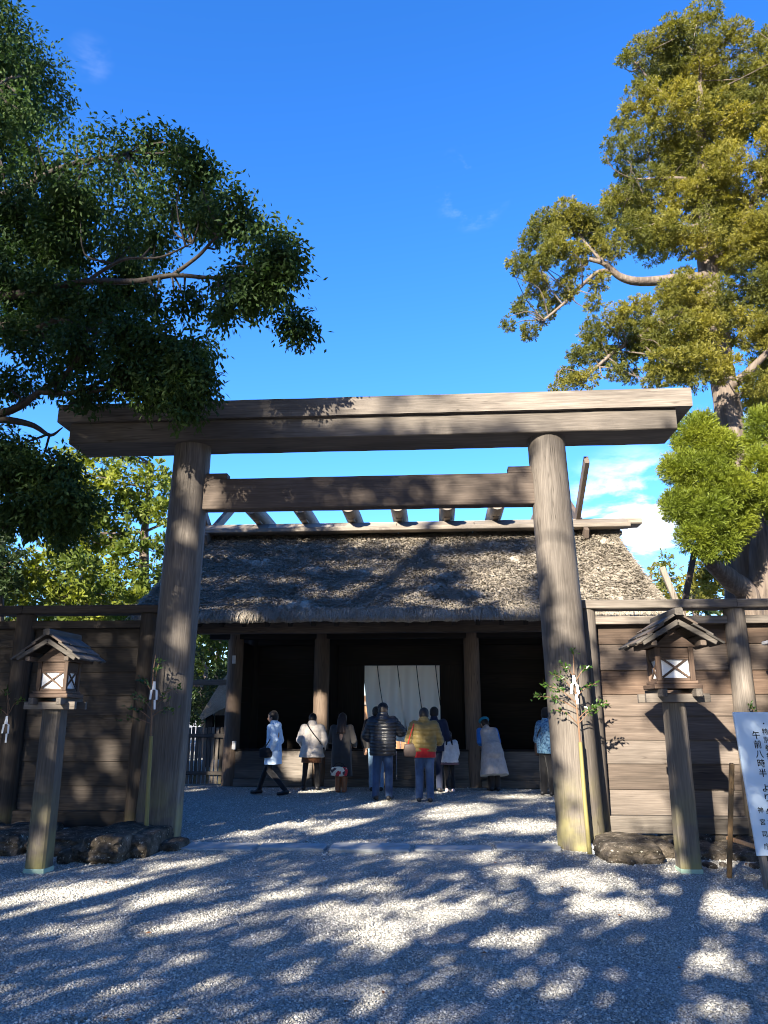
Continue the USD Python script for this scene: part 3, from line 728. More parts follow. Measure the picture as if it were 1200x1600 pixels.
# ================================================================== lanterns
def make_lantern(label, loc, drop=0.0):
    """Square wooden post, tray of crossed boards, box with crossed lattice, gabled board roof. Gable faces the viewer."""
    t = thing('wooden_lantern', label, 'lantern', loc, 0, 'wooden lanterns before the torii')
    c = 0.105

    def part(par, name, mesh, m_, smooth=False):
        if drop and name not in ('post', 'foot_band'):
            mesh = mesh.copy()
            mesh.vertices = (mesh.vertices - [0, 0, 1.66]) * [0.84, 0.78, 0.86] + [0, 0, 1.66 - drop]
        return globals()['part'](par, name, mesh, m_, smooth)

    rings = []
    for z, s in ((-0.03, c), (0.6, c * 0.985), (1.2, c * 0.965), (1.66 - drop, c * 0.95)):
        k = s - 0.022
        rings.append([(x_, y_, z) for x_, y_ in ((k, -s), (s, -k), (s, k), (k, s), (-k, s), (-s, k), (-s, -k), (-k, -s))])
    part(t, 'post', lathe_rings(np.array(rings)), B_z if False else W_post, smooth=20)
    part(t, 'foot_band', cbox(-c - 0.004, c + 0.004, -c - 0.004, c + 0.004, -0.02, 0.04, 0.006), COPPER)
    # tapering bracket under the tray
    rings = [[(x_ * s, y_ * s, z) for x_, y_ in ((1, -1), (1, 1), (-1, 1), (-1, -1))] for z, s in ((1.66, 0.09), (1.76, 0.20))]
    part(t, 'bracket', lathe_rings(np.array(rings)), L_x)
    part(t, 'tray_arm', cbox(-0.33, 0.33, -0.19, -0.125, 1.665, 1.755, 0.005), W_x)
    part(t, 'tray_arm', cbox(-0.33, 0.33, 0.125, 0.19, 1.665, 1.755, 0.005), W_x)
    part(t, 'tray_arm', cbox(-0.21, -0.145, -0.33, 0.33, 1.72, 1.80, 0.005), W_y)
    part(t, 'tray_arm', cbox(0.145, 0.21, -0.33, 0.33, 1.72, 1.80, 0.005), W_y)
    part(t, 'base_board', cbox(-0.245, 0.245, -0.245, 0.245, 1.802, 1.85, 0.006), L_x)
    part(t, 'base_board', cbox(-0.215, 0.215, -0.215, 0.215, 1.852, 1.885, 0.006), L_x)
    h = 0.172
    for sx in (-1, 1):
        for sy in (-1, 1):
            part(t, 'corner_post', cbox(sx * h - 0.025, sx * h + 0.025, sy * h - 0.025, sy * h + 0.025, 1.887, 2.235, 0.004), L_z)
    for k in range(4):
        a = 90 * k
        def face(m):
            return moved(m, rz=a)
        part(t, 'lower_board', face(cbox(-h + 0.027, h - 0.027, -h - 0.012, -h + 0.012, 1.887, 1.915, 0.003)), L_x)
        part(t, 'upper_board', face(cbox(-h + 0.027, h - 0.027, -h - 0.014, -h + 0.012, 2.125, 2.232, 0.003)), L_x)
        part(t, 'paper_pane', face(cbox(-h + 0.027, h - 0.027, -h + 0.014, -h + 0.018, 1.915, 2.125, 0.001)), PANE)
        L = math.hypot(2 * h - 0.07, 0.20)
        an = math.degrees(math.atan2(0.20, 2 * h - 0.07))
        for sg in (1, -1):
            b = moved(cbox(-L / 2, L / 2, -0.007, 0.007, -0.011, 0.011, 0.002), (0, -h - 0.002 - 0.007 * sg, 2.02), ry=sg * an)
            part(t, 'lattice_bar', face(b), L_x)
        part(t, 'frame_bar', face(cbox(-h + 0.03, h - 0.03, -h - 0.010, -h + 0.008, 2.105, 2.124, 0.002)), L_x)
    # gable filling, purlins, roof boards
    for sy in (-1, 1):
        tri = np.array([(-0.22, 2.237), (0.22, 2.237), (0.0, 2.43)])
        ring = np.array([[(p[0], sy * 0.20 + dy, p[1]) for p in tri] for dy in (-0.01, 0.01)])
        part(t, 'gable_board', lathe_rings(ring), L_x)
    for px_, pz in ((0, 2.43), (-0.25, 2.237), (0.25, 2.237)):
        part(t, 'purlin', cbox(px_ - 0.03, px_ + 0.03, -0.39, 0.39, pz, pz + 0.055, 0.005), B_y)
    rl_ = np.random.default_rng(17)
    ang = 30.0
    for sx in (-1, 1):
        for course in range(3):
            d0, d1 = 0.0 + course * 0.155, 0.215 + course * 0.155 - (0.02 if course == 2 else 0)
            for j in range(4):
                y0, y1 = -0.44 + j * 0.22, -0.44 + (j + 1) * 0.22 - 0.006
                m = cbox(d0, d1 + rl_.normal(0, 0.008), y0, y1, -0.012, 0.012, 0.003)
                m = moved(m, (0, 0, 0.03 * (1 - 0.6 * (d0 / 0.5)) + 0.022 * (2 - course) * 0.5), ry=2.0)
                m = moved(m, rz=180) if sx < 0 else m
                m = moved(m, (0, 0, 2.51), ry=ang * sx)
                part(t, 'roof_board', m, ROOF_x if (j + course) % 4 else B_x)
        m = cbox(0.02, 0.46, -0.425, -0.385, -0.07, -0.018, 0.005)
        for yb in (0, 0.81):
            q_ = moved(m, (0, yb, 0), ry=0)
            q_ = moved(q_, rz=180) if sx < 0 else q_
            if sx < 0:
                q_.apply_translation((0, 0, 0))
            part(t, 'barge_board', moved(q_, (0, 0, 2.53), ry=ang * sx), ROOF_x)
    part(t, 'ridge_cap', rough_box(-0.042, 0.042, -0.48, 0.48, 2.545, 2.62, 1, 8, 0.002, 3), ROOF_y)
    return t


lantern = make_lantern('lit wooden lantern with gabled roof before the sunny wall beside the white notice board', (2.50, 8.66, 0))
make_lantern('shaded wooden lantern with gabled roof before the dark wall on the left', (-4.10, 8.22, 0), 0.07)


# ================================================================== sakaki branches
def leaf_quads(c, d, n, length, width, fold=0.25):
    """Kite leaves: base c, direction d, normal n."""
    d = unit(d); s = unit(np.cross(d, n)); n = np.cross(s, d)
    L = np.asarray(length).reshape(-1, 1); w = np.asarray(width).reshape(-1, 1)
    b = c; tip = c + d * L; m1 = c + d * L * 0.45 + s * w + n * w * fold; m2 = c + d * L * 0.45 - s * w + n * w * fold
    v = np.stack([b, m1, tip, m2], 1).reshape(-1, 3)
    i = np.arange(len(c))[:, None] * 4
    f = np.stack([i + [0, 1, 2], i + [0, 2, 3]], 1).reshape(-1, 3)
    return v, f


def sakaki(label, loc, scale=1.0, pole=True, sprays=None, seed=0, paper=(0.0, 0.55), tall=1.0):
    r = np.random.default_rng(seed)
    t = thing('sakaki_branch', label, 'leafy branch', loc, 0, None)
    if pole:
        part(t, 'bamboo_pole', tube([(0.03, 0.0, -1.25), (0.01, 0, -0.6), (0, 0, 0.0)], [0.026, 0.025, 0.023], 12), BAMBOO, smooth=40)
    main = np.array([(0, 0, -0.05), (-0.01, -0.01, 0.25), (-0.02, 0, 0.5), (-0.03, -0.02, 0.8), (-0.02, 0, 1.05)]) * scale * [1, 1, tall]
    stems = [tube(spline(main, 10), np.linspace(0.014, 0.005, 10) * scale, 8)]
    lv = []
    for (x0, y0, z0), (x1, y1, z1), n in sprays:
        a = np.array((x0, y0, z0)) * scale; b = np.array((x1, y1, z1)) * scale
        mid = (a + b) / 2 + np.array([0, -0.03, 0.05]) * scale
        path = spline([a, mid, b], 8)
        stems.append(tube(path, np.linspace(0.007, 0.003, 8) * scale, 6))
        u = r.uniform(0.35, 1.03, n)
        p = a + (b - a) * u[:, None] + np.array([0, -0.03, 0.05]) * scale * (4 * u * (1 - u))[:, None] + r.normal(0, 0.022, (n, 3)) * scale
        d = unit(unit(b - a) * 0.8 + r.normal(0, 0.6, (n, 3)) + [0, -0.2, -0.1])
        lv.append(leaf_quads(p, d, unit(r.normal(0, 0.5, (n, 3)) + [0, -0.5, 0.9]), r.uniform(0.045, 0.07, n), r.uniform(0.010, 0.016, n)))
    part(t, 'stem', join(stems), STEM, smooth=40)
    part(t, 'leaves', join(lv), LEAF_SAKAKI)
    # folded paper streamer
    px_, pz = paper
    y = -0.075
    zig = [(0, 0), (0.012, -0.10), (0.035, -0.11), (0.045, -0.22), (0.02, -0.23), (0.03, -0.34)]
    for k, side in enumerate((1, -0.8)):
        for (ax, az), (bx, bz) in zip(zig[:-1], zig[1:]):
            w = 0.014
            a = np.array([px_ + ax * side, y - 0.006 * k, pz + az]); b = np.array([px_ + bx * side, y - 0.012, pz + bz])
            if k == 0 or az > -0.2:
                v = np.array([a + [-w, 0, 0], a + [w, -0.004, 0], b + [w, -0.006, 0], b + [-w, 0, 0]])
                m = trimesh.Trimesh(np.vstack([v, v + [0, 0.0015, 0]]), [(0, 1, 2), (0, 2, 3), (6, 5, 4), (7, 6, 4), (0, 4, 5), (0, 5, 1), (1, 5, 6), (1, 6, 2), (2, 6, 7), (2, 7, 3), (3, 7, 4), (3, 4, 0)], process=False)
                part(t, 'paper_streamer', m, PAPER)
    return t


big_sprays = [((-0.01, 0, 0.22), (-0.32, -0.03, 0.42), 10), ((-0.02, 0, 0.42), (-0.55, -0.06, 0.58), 42), ((-0.03, 0, 0.5), (-0.42, -0.05, 0.72), 44), ((-0.03, 0, 0.62), (-0.30, -0.06, 0.86), 40),
              ((-0.02, 0, 0.8), (-0.20, -0.04, 0.96), 26), ((-0.02, 0, 1.0), (-0.03, -0.05, 1.16), 16), ((-0.02, 0, 0.75), (0.16, -0.04, 0.95), 16), ((-0.02, 0, 0.55), (0.24, -0.05, 0.74), 20),
              ((0, 0, 0.24), (0.36, -0.06, 0.50), 40), ((0, 0, 0.3), (0.22, -0.06, 0.40), 18)]
sakaki('sakaki branch with white paper streamer on a bamboo pole at the sunlit right torii post', (1.665, 9.68, 1.22), 0.92, True, big_sprays, 1, (-0.045, 0.78))
left_sprays = [((0, 0, 0.2), (-0.34, -0.03, 0.36), 22), ((0, 0, 0.3), (-0.22, -0.05, 0.5), 20), ((0, 0, 0.5), (-0.18, -0.04, 0.72), 26), ((0, 0, 0.6), (0.06, -0.06, 0.95), 26), ((0, 0, 0.25), (0.30, -0.05, 0.32), 22), ((0, 0, 0.4), (0.36, -0.04, 0.62), 20), ((0, 0, 0.15), (-0.42, -0.03, 0.2), 14), ((0, 0, 0.3), (0.2, -0.05, 0.48), 14)]
sakaki('sakaki branch with white paper streamer on a dark pole at the shaded left torii post', (-3.56, 9.66, 1.28), 0.95, True, left_sprays, 2, (0.02, 0.66))
small = [((0, 0, 0.1), (-0.2, -0.03, 0.2), 18), ((0, 0, 0.15), (0.18, -0.03, 0.32), 18), ((0, 0, 0.2), (-0.05, -0.05, 0.48), 16)]
sakaki('small sakaki sprig tied to the wall post above the white notice board', (3.93, 10.24, 1.22), 0.9, False, small, 3, (0.06, 0.02), 0.35)
sakaki('small sakaki sprig with white streamer tied to the dark wall post on the far left', (-5.74, 10.24, 1.42), 0.9, False, small, 4, (0.02, 0.10), 0.35)


# ================================================================== notice board
def glyphs(text, height):
    from PIL import Image, ImageDraw, ImageFont
    from shapely import affinity, box, union_all
    found = glob.glob('/opt/blender-*/*/datafiles/fonts/Noto Sans CJK*') or glob.glob('/opt/blender-*/*/datafiles/fonts/Inter.woff2')
    font = ImageFont.truetype(found[0], 72)
    out = []
    for ch in text:
        im = Image.new('L', (96, 96))
        ImageDraw.Draw(im).text((48, 48), ch, 255, font, anchor='mm', stroke_width=1)
        on = np.pad(np.asarray(im) > 127, ((0, 0), (1, 1))).astype(np.int8)
        rows, starts = np.nonzero(np.diff(on, axis=1) == 1)
        ends = np.nonzero(np.diff(on, axis=1) == -1)[1]
        if not len(rows):
            out.append(None); continue
        shape = union_all(box(starts, -rows - 1, ends, -rows)).buffer(0.6).buffer(-0.6).simplify(0.7)
        s = height / 72.0
        shape = affinity.affine_transform(shape, [s, 0, 0, s, -48 * s, 48 * s])
        out.append(trimesh.util.concatenate([trimesh.creation.extrude_polygon(g, 0.0015, engine='earcut') for g in getattr(shape, 'geoms', [shape])]))
    return out


def column(text, height, pitch, x, z):
    """A column of characters reading downwards, in the board's plane (x right, z up, proud to -y)."""
    ms, k = [], 0.0
    for ch, g in zip(text, glyphs(text, height)):
        if ch == ' ':
            k += 0.55; continue
        ms.append(moved(g, (x, 0, z - k * pitch), rx=90)); k += 1
    return join(ms)


sign = thing('notice_board', 'white painted notice board on wooden legs lettered in black brush script', 'notice board', (2.965, 7.93, 0), 7.0)
LEAN = -7.0
BW, BZ0, BZ1 = 0.86, 0.27, 1.575


def on_board(m):
    return moved(m, rx=LEAN)


part(sign, 'board', on_board(cbox(-0.035, BW, -0.016, 0.012, BZ0, BZ1, 0.003)), BOARD)
for x_ in (0.0, BW - 0.06):
    part(sign, 'front_leg', on_board(cbox(x_, x_ + 0.045, 0.013, 0.05, -0.02, BZ1 - 0.04, 0.004)), P_z)
part(sign, 'front_leg', on_board(cbox(-0.002, 0.047, -0.018, 0.0125, -0.02, BZ0 - 0.003, 0.003)), P_z)
for x_ in (-0.10, BW - 0.1):
    part(sign, 'rear_leg', stick((x_, 0.50, -0.02), (x_, 0.19, 1.08), 0.045, 0.04), NEW_z if False else wood('stay_wood' if x_ < 0 else 'stay_wood_b', 2, (0.10, 0.06, 0.03), (0.2, 0.125, 0.06), (0.3, 0.2, 0.1), fine=24))
part(sign, 'brace', stick((0.02, 0.06, 0.33), (-0.09, 0.47, 0.36), 0.04, 0.03), NEW_z)
txt = [('・できる限り静かにお参りください。', 0.062, 0.078, 0.355, 1.50), ('・特別参拝の取扱時間は当面の間、', 0.062, 0.077, 0.252, 1.50), ('午前八時半 より 午後四時半まで', 0.080, 0.088, 0.155, 1.40), ('神宮司庁', 0.058, 0.105, 0.068, 0.70),
       ('・境内での飲食と喫煙はご遠慮ください。', 0.058, 0.066, 0.455, 1.50), ('参拝のご案内', 0.095, 0.16, 0.65, 1.42)]
for s_, h_, pi_, x_, z_ in txt:
    part(sign, 'lettering', on_board(moved(column(s_, h_, pi_, x_, z_ - h_ / 2), (0, -0.017, 0))), INK)

board2 = thing('capped_notice_post', 'brown post under a thin grey cap at the right end of the wall', 'notice post', (4.14, 9.75, 0))
part(board2, 'post', cbox(-0.08, 0.08, -0.05, 0.05, -0.03, 2.36, 0.008), B_z)
part(board2, 'panel', cbox(-0.03, 0.95, -0.065, -0.052, 0.95, 2.2, 0.004), B_x)
part(board2, 'post', cbox(0.85, 1.01, -0.05, 0.05, -0.03, 2.36, 0.008), B_z)
part(board2, 'cap', cbox(-0.16, 1.1, -0.14, 0.14, 2.365, 2.41, 0.015), METAL)

# ================================================================== grove behind the viewer, its unseen crowns shaped to dapple the court
# Gaps in the crowns, listed by where their sunbeam lands: (pixel x, y, radius x, radius y, depth or None for the ground)
def uv(P):
    """Where the sunbeam through P crosses the plane y = 0."""
    return np.array([P[0] - SUN_WAY[0] * P[1], P[2] - SUN_WAY[2] * P[1]])


GU0, GU1, GV0, GV1, GS = -26.0, 14.0, 1.2, 29.0, 0.06
UU, VV = np.meshgrid(np.arange(GU0, GU1, GS), np.arange(GV0, GV1, GS), indexing='ij')
shade = np.ones_like(UU)
# default: open sky to the right of the grove and over its tops
top_line = np.interp(UU, [-26, -17.4, -16.6, -13, -9, -7.4, -6.6, -6, -4.6, -3.6, 0, 4.2, 5.2, 14], [16.4, 16.6, 22, 24.5, 24, 22, 17.2, 15.8, 14.6, 10.2, 9.0, 9.0, 13, 14])  # tall tops added to block sky light
shade *= 1 / (1 + np.exp((VV - top_line + 1.2 * (meshkit.fbm(np.stack([UU * 0.6, VV * 0.6, UU * 0], -1), 3, 5) - 0.5)) / 0.12))
# speckle of small chance gaps
speck = meshkit.fbm(np.stack([UU * 1.5, VV * 1.9, UU * 0 + 3], -1), 3, 9)
shade *= 1 - 0.8 * np.clip((speck - 0.66) / 0.06, 0, 1) * (UU > -5.6) * ((VV > 4.6) | (UU > 1))
roofward = np.clip((VV - 10.9) / 0.8, 0, 1) * np.clip((UU + 14.2) / 0.8, 0, 1) * np.clip((-2.5 - UU) / 0.5, 0, 1)
mott = meshkit.fbm(np.stack([UU * 1.1 + 5, VV * 1.5, UU * 0 + 7], -1), 3, 19)
shade *= 1 - roofward * np.clip(0.78 + 2.4 * (mott - 0.5), 0.15, 0.98)
shade *= np.where((UU < -17) & (VV > 14.0), 0.0, 1.0)
# the inner court beyond the gate lies in the sun
shade *= np.where((UU > -17.3) & (UU < -6.8) & (VV > 17.0) & (VV < 21.8), 0.0, 1.0)
T_F, W_F, B_F = 9.8, 10.47, 17.62


def beam(x, y, rx, ry, Y=None, amount=1.0, tilt=0.0, soft=0.35, dark=False, grow=0.03):
    global shade
    f = (lambda a, b: on_ground(a, b)) if Y is None else (lambda a, b: at(a, b, Y))
    ct, st_ = math.cos(math.radians(tilt)), math.sin(math.radians(tilt))
    c = uv(f(x, y)); a = uv(f(x + rx * ct, y + rx * st_)) - c; b = uv(f(x - ry * st_, y + ry * ct)) - c
    a, b = a * (1 + grow / np.linalg.norm(a)), b * (1 + grow / np.linalg.norm(b))
    M = np.linalg.inv(np.stack([a, b], 1))
    du, dv = UU - c[0], VV - c[1]
    near_ = (abs(du) < 4) & (abs(dv) < 4)
    wob = (meshkit.fbm(np.stack([UU * 3, VV * 3, UU * 0 + 1], -1), 2, 3) - 0.5) * 0.4
    r_ = np.hypot(M[0, 0] * du + M[0, 1] * dv, M[1, 0] * du + M[1, 1] * dv) + wob
    k = np.clip((1 + soft * 0.4 - r_) / soft, 0, 1) * amount * near_
    shade = np.maximum(shade, k) if dark else shade * (1 - k)


for g in ((445, 1288, 62, 8, -4), (378, 1303, 40, 6, -4), (485, 1266, 26, 5, -8), (535, 1290, 56, 11, -10), (583, 1257, 32, 6, -3), (710, 1268, 62, 13, -7), (820, 1291, 62, 14, 0), (737, 1300, 20, 7, 0), (556, 1317, 26, 5, 0), (677, 1317, 18, 6, 0), (405, 1317, 38, 6, 0),
          (540, 1250, 18, 4, -3), (860, 1320, 24, 8, 0), (500, 1236, 50, 4, 0), (690, 1238, 28, 4, 0), (300, 1233, 26, 4, 0), (800, 1245, 50, 4, 0),
          (130, 1392, 150, 14, -8), (60, 1428, 80, 13, -8), (285, 1350, 70, 8, -6), (90, 1455, 70, 9, -8), (300, 1440, 60, 9, -14), (230, 1408, 60, 9, -14),
          (507, 1429, 70, 9, -4), (560, 1452, 42, 10, 12), (620, 1416, 70, 10, -6), (628, 1446, 42, 9, -8), (605, 1476, 50, 8, -4), (690, 1425, 40, 9, 0), (430, 1400, 40, 7, -8), (560, 1390, 50, 6, 0),
          (950, 1420, 72, 18, 2), (900, 1376, 80, 15, 5), (1130, 1420, 74, 16, 4), (800, 1472, 52, 13, -10), (1080, 1395, 40, 9, 0), (1090, 1515, 40, 9, -20), (780, 1362, 34, 9, 0), (740, 1405, 30, 8, 0), (745, 1340, 24, 5, 0), (620, 1340, 26, 4, 0)):
    beam(*g[:4], None, 1.0, g[4], grow=0.0 if g[1] < 1326 else 0.06)
# torii top beams: sunny from a third of the way along
for g in ((420, 640, 60, 30, 0.7), (520, 640, 80, 34, 0.95), (640, 640, 90, 34, 0.95), (760, 640, 90, 34, 1), (880, 640, 90, 34, 1), (1000, 640, 90, 34, 1), (345, 640, 30, 22, 0.75)):
    beam(*g[:4], T_F, g[4])
for g in ((395, 765, 24, 20, 0.8), (560, 765, 26, 24, 0.5), (640, 780, 24, 14, 0.6), (770, 760, 50, 30, 0.85), (700, 770, 30, 20, 0.6)):
    beam(*g[:4], 10.0, g[4])
# right torii post, wall and lantern
for g in ((858, 740, 40, 60), (868, 820, 42, 70), (880, 900, 22, 40), (895, 980, 20, 30), (890, 1095, 60, 50), (905, 1160, 60, 60), (915, 1225, 60, 50), (915, 1300, 60, 36)):
    beam(*g, T_F, grow=0.08)
for g in ((1000, 945, 110, 12), (1010, 968, 90, 8), (960, 1000, 40, 12), (1085, 1020, 40, 22), (985, 1090, 40, 26), (1000, 1160, 60, 40), (990, 1215, 60, 46), (1000, 1280, 70, 22), (1095, 1110, 50, 36), (1120, 1170, 50, 46), (1100, 1230, 44, 40), (1180, 1075, 22, 32), (1185, 990, 24, 20)):
    beam(*g, W_F, grow=0.10)
for g in ((1047, 1050, 60, 40), (1040, 1000, 80, 26), (1060, 1140, 40, 60), (1072, 1230, 40, 60), (1080, 1320, 40, 60)):
    beam(*g, 8.5, grow=0.06)
for g in ((985, 1330, 80, 30),):
    beam(*g, 9.2)
beam(1196, 1215, 66, 165, 7.9, 1.0, dark=True)
# left side: single beams on post, lantern and wall
for g in ((282, 975, 14, 16, T_F), (268, 1060, 22, 20, T_F), (228, 1100, 6, 26, T_F), (225, 1270, 4, 20, T_F), (80, 1058, 32, 34, 8.0), (50, 1328, 20, 26, 8.1), (168, 1190, 14, 22, W_F), (28, 1212, 12, 10, W_F), (165, 1330, 30, 12, 8.8), (290, 830, 20, 14, T_F), (285, 740, 22, 12, T_F), (80, 945, 40, 6, W_F)):
    beam(*g)


shade_all = shade
open_way = np.ones_like(UU)


def on_roof(x, y):
    """The front slope of the thatch where the pixel meets it."""
    d = FW + RT * (x - 600) / 1200 - UP * (y - 800) / 1200
    nrm = np.array([0, -(RZ - EZ), RY - EY])
    t = ((np.array([0, EY, EZ]) - EYE) @ nrm) / (d @ nrm)
    return EYE + d * t


before_roof = shade.copy()
for g in ((600, 913, 75, 12), (560, 880, 60, 10), (720, 873, 48, 10), (733, 913, 30, 10), (725, 947, 30, 13), (777, 903, 30, 12), (633, 893, 55, 12), (413, 943, 46, 14), (460, 850, 66, 9), (570, 850, 70, 11), (350, 870, 40, 14), (360, 945, 50, 12), (345, 905, 30, 10), (950, 880, 60, 40), (960, 925, 70, 16), (800, 870, 40, 8), (640, 945, 40, 8), (510, 930, 40, 8), (800, 950, 30, 8), (660, 850, 50, 7), (450, 905, 26, 8), (545, 830, 300, 8), (930, 840, 50, 16)):
    beam(g[0], g[1], g[2], g[3], on_roof(g[0], g[1])[1], grow=0.14)
for g in ((560, 818, 330, 14, 18.9), (950, 812, 60, 14, 19), (905, 760, 30, 60, 17.5), (600, 800, 300, 16, 18.2), (345, 740, 20, 30, 17.5)):
    beam(*g)
# gate front
open_roof = np.where(before_roof > 1e-3, shade / np.maximum(before_roof, 1e-3), 1.0)
before = shade.copy()
for g in ((366, 1092, 20, 24), (499, 1098, 20, 34), (462, 1190, 26, 26), (600, 1200, 10, 20), (372, 1170, 12, 20), (315, 1180, 40, 40), (315, 1136, 40, 10), (640, 1170, 8, 14), (692, 1200, 10, 20)):
    beam(*g, B_F, grow=0.10)
for g in ((628, 1160, 20, 16), (575, 1150, 10, 26), (640, 1160, 24, 16)):
    beam(*g, 33.5, grow=0.3)
open_way = np.where(before > 1e-3, shade / np.maximum(before, 1e-3), 1.0) * (0.3 + 0.7 * open_roof) * (1 - 0.72 * roofward * np.clip((mott - 0.46) / 0.08, 0, 1))
for g in ((435, 1175, 22, 40, 15.9), (486, 1150, 26, 20, 17.0), (533, 1200, 18, 20, 16.6), (655, 1150, 14, 30, 14.9)):
    beam(*g, 0.8)

# ================================================================== trees
def ball_points(r, n, shell=0.5):
    d = unit(r.normal(size=(n, 3)))
    return d, d * (r.uniform(0, 1, (n, 1)) ** (shell))


def light_ways(p, r):
    """Which points leave the sunbeams that reach the gate's posts open."""
    u_, v_ = p[:, 0] - SUN_WAY[0] * p[:, 1], p[:, 2] - SUN_WAY[2] * p[:, 1]
    i_ = np.clip(((u_ - GU0) / GS).astype(int), 0, UU.shape[0] - 1); j_ = np.clip(((v_ - GV0) / GS).astype(int), 0, UU.shape[1] - 1)
    return r.uniform(0, 1, len(p)) < open_way[i_, j_]


def oak_leaves(pads, per_area, r, length=0.085, width=0.019, droop=0.55, twig=14):
    """Leaves in twig clusters filling each pad (centre, radii)."""
    out = []
    for c, rad in pads:
        n = max(3, int(per_area * math.pi * rad[0] * rad[2] / twig))
        d, p = ball_points(r, n, 0.42)
        lump = meshkit.noise(p * 2.1 + c * 3.3) > 0.29
        p = (c + p * rad)[lump]; d = d[lump]
        n = len(p)
        if not n:
            continue
        tw = unit(d * 0.8 + r.normal(0, 0.5, (n, 3)) + [0, 0, -0.15])
        k = twig
        base = np.repeat(p, k, 0) + np.repeat(tw, k, 0) * r.uniform(-0.10, 0.16, (n * k, 1)) + r.normal(0, 0.05, (n * k, 3))
        dd = unit(np.repeat(tw, k, 0) * 0.6 + r.normal(0, 0.55, (n * k, 3)) + [0, 0, -droop])
        nn = unit(r.normal(0, 0.55, (n * k, 3)) + [0, 0, 0.8] + np.repeat(d, k, 0) * 0.5)
        ok = light_ways(base, r)
        base, dd, nn = base[ok], dd[ok], nn[ok]
        out.append(leaf_quads(base, dd, nn, length * r.uniform(0.7, 1.25, len(base)), width * r.uniform(0.8, 1.25, len(base))))
    return join(out)


def tufts(pads, per_area, r, blade=0.14, width=0.02, k=8, up=0.35, spread=0.65, thresh=0.36, lumps=2.0, core=0.42):
    """Needle sprays: little fans of pointed blades filling each pad."""
    V = []
    for c, rad in pads:
        n = max(3, int(per_area * math.pi * rad[0] * rad[2]))
        d, p = ball_points(r, n, core)
        ok = meshkit.noise(p * lumps + c * 2.7) > thresh
        d, p = d[ok], (c + p * rad)[ok]
        n = len(p)
        if not n:
            continue
        ax = unit(d * 0.8 + [0, 0, up] + r.normal(0, 0.25, (n, 3)))
        sz = r.uniform(0.7, 1.35, n)
        ax, pp, s = np.repeat(ax, k, 0), np.repeat(p, k, 0), np.repeat(sz, k)[:, None]
        bd = unit(ax + r.normal(0, spread, (n * k, 3)))
        side = unit(np.cross(bd, r.normal(size=(n * k, 3)))) * width * s
        st = pp + bd * blade * 0.1
        tip = pp + bd * blade * s * r.uniform(0.7, 1.2, (n * k, 1))
        V.append(np.stack([st, tip + side, tip - side], 1).reshape(-1, 3))
    v = np.vstack(V)
    f = np.arange(len(v)).reshape(-1, 3)
    # each spray is one island: its blades share their first vertex
    f[:, 0] = (np.arange(len(f)) // k) * k * 3
    return v, f


def px_pads(lst, Y, r, jitter=0.0, flat=0.85, deep=1.0):
    out = []
    for p in lst:
        x, y, rad = p[:3]
        yy = (p[3] if len(p) > 3 else Y) + r.normal(0, jitter) if jitter else (p[3] if len(p) > 3 else Y)
        c = at(x, y, yy)
        s = rad / 1200 * ((c - EYE) @ FW)
        out.append((c, np.array([s, s * deep, s * flat])))
    return out


def limb(points, r0, r1, n=22, k=9, rough=0.12, seed=0):
    """A branch through (px, py, Y) stations or world points."""
    P = [at(*p) if (abs(p[0]) + abs(p[1]) > 60) else np.array(p) for p in points]
    return tube(spline(P, n), np.linspace(r0, r1, n), k, rough, seed)


def twigs(pads, root_pts, r, r0=0.02, per=2):
    """Thin branches from the nearest root point out into each pad."""
    R = np.array(root_pts); ms = []
    for c, rad in pads:
        for q_ in range(per):
            e = c + r.normal(0, 0.45, 3) * rad
            a = R[np.argmin(((R - e) ** 2).sum(1) + r.uniform(0, 0.2, len(R)))]
            m = (a + e) / 2 + r.normal(0, 0.12, 3) * np.linalg.norm(e - a)
            ms.append(tube(spline([a, m, e], 7), np.linspace(r0, 0.006, 7), 5))
    return ms


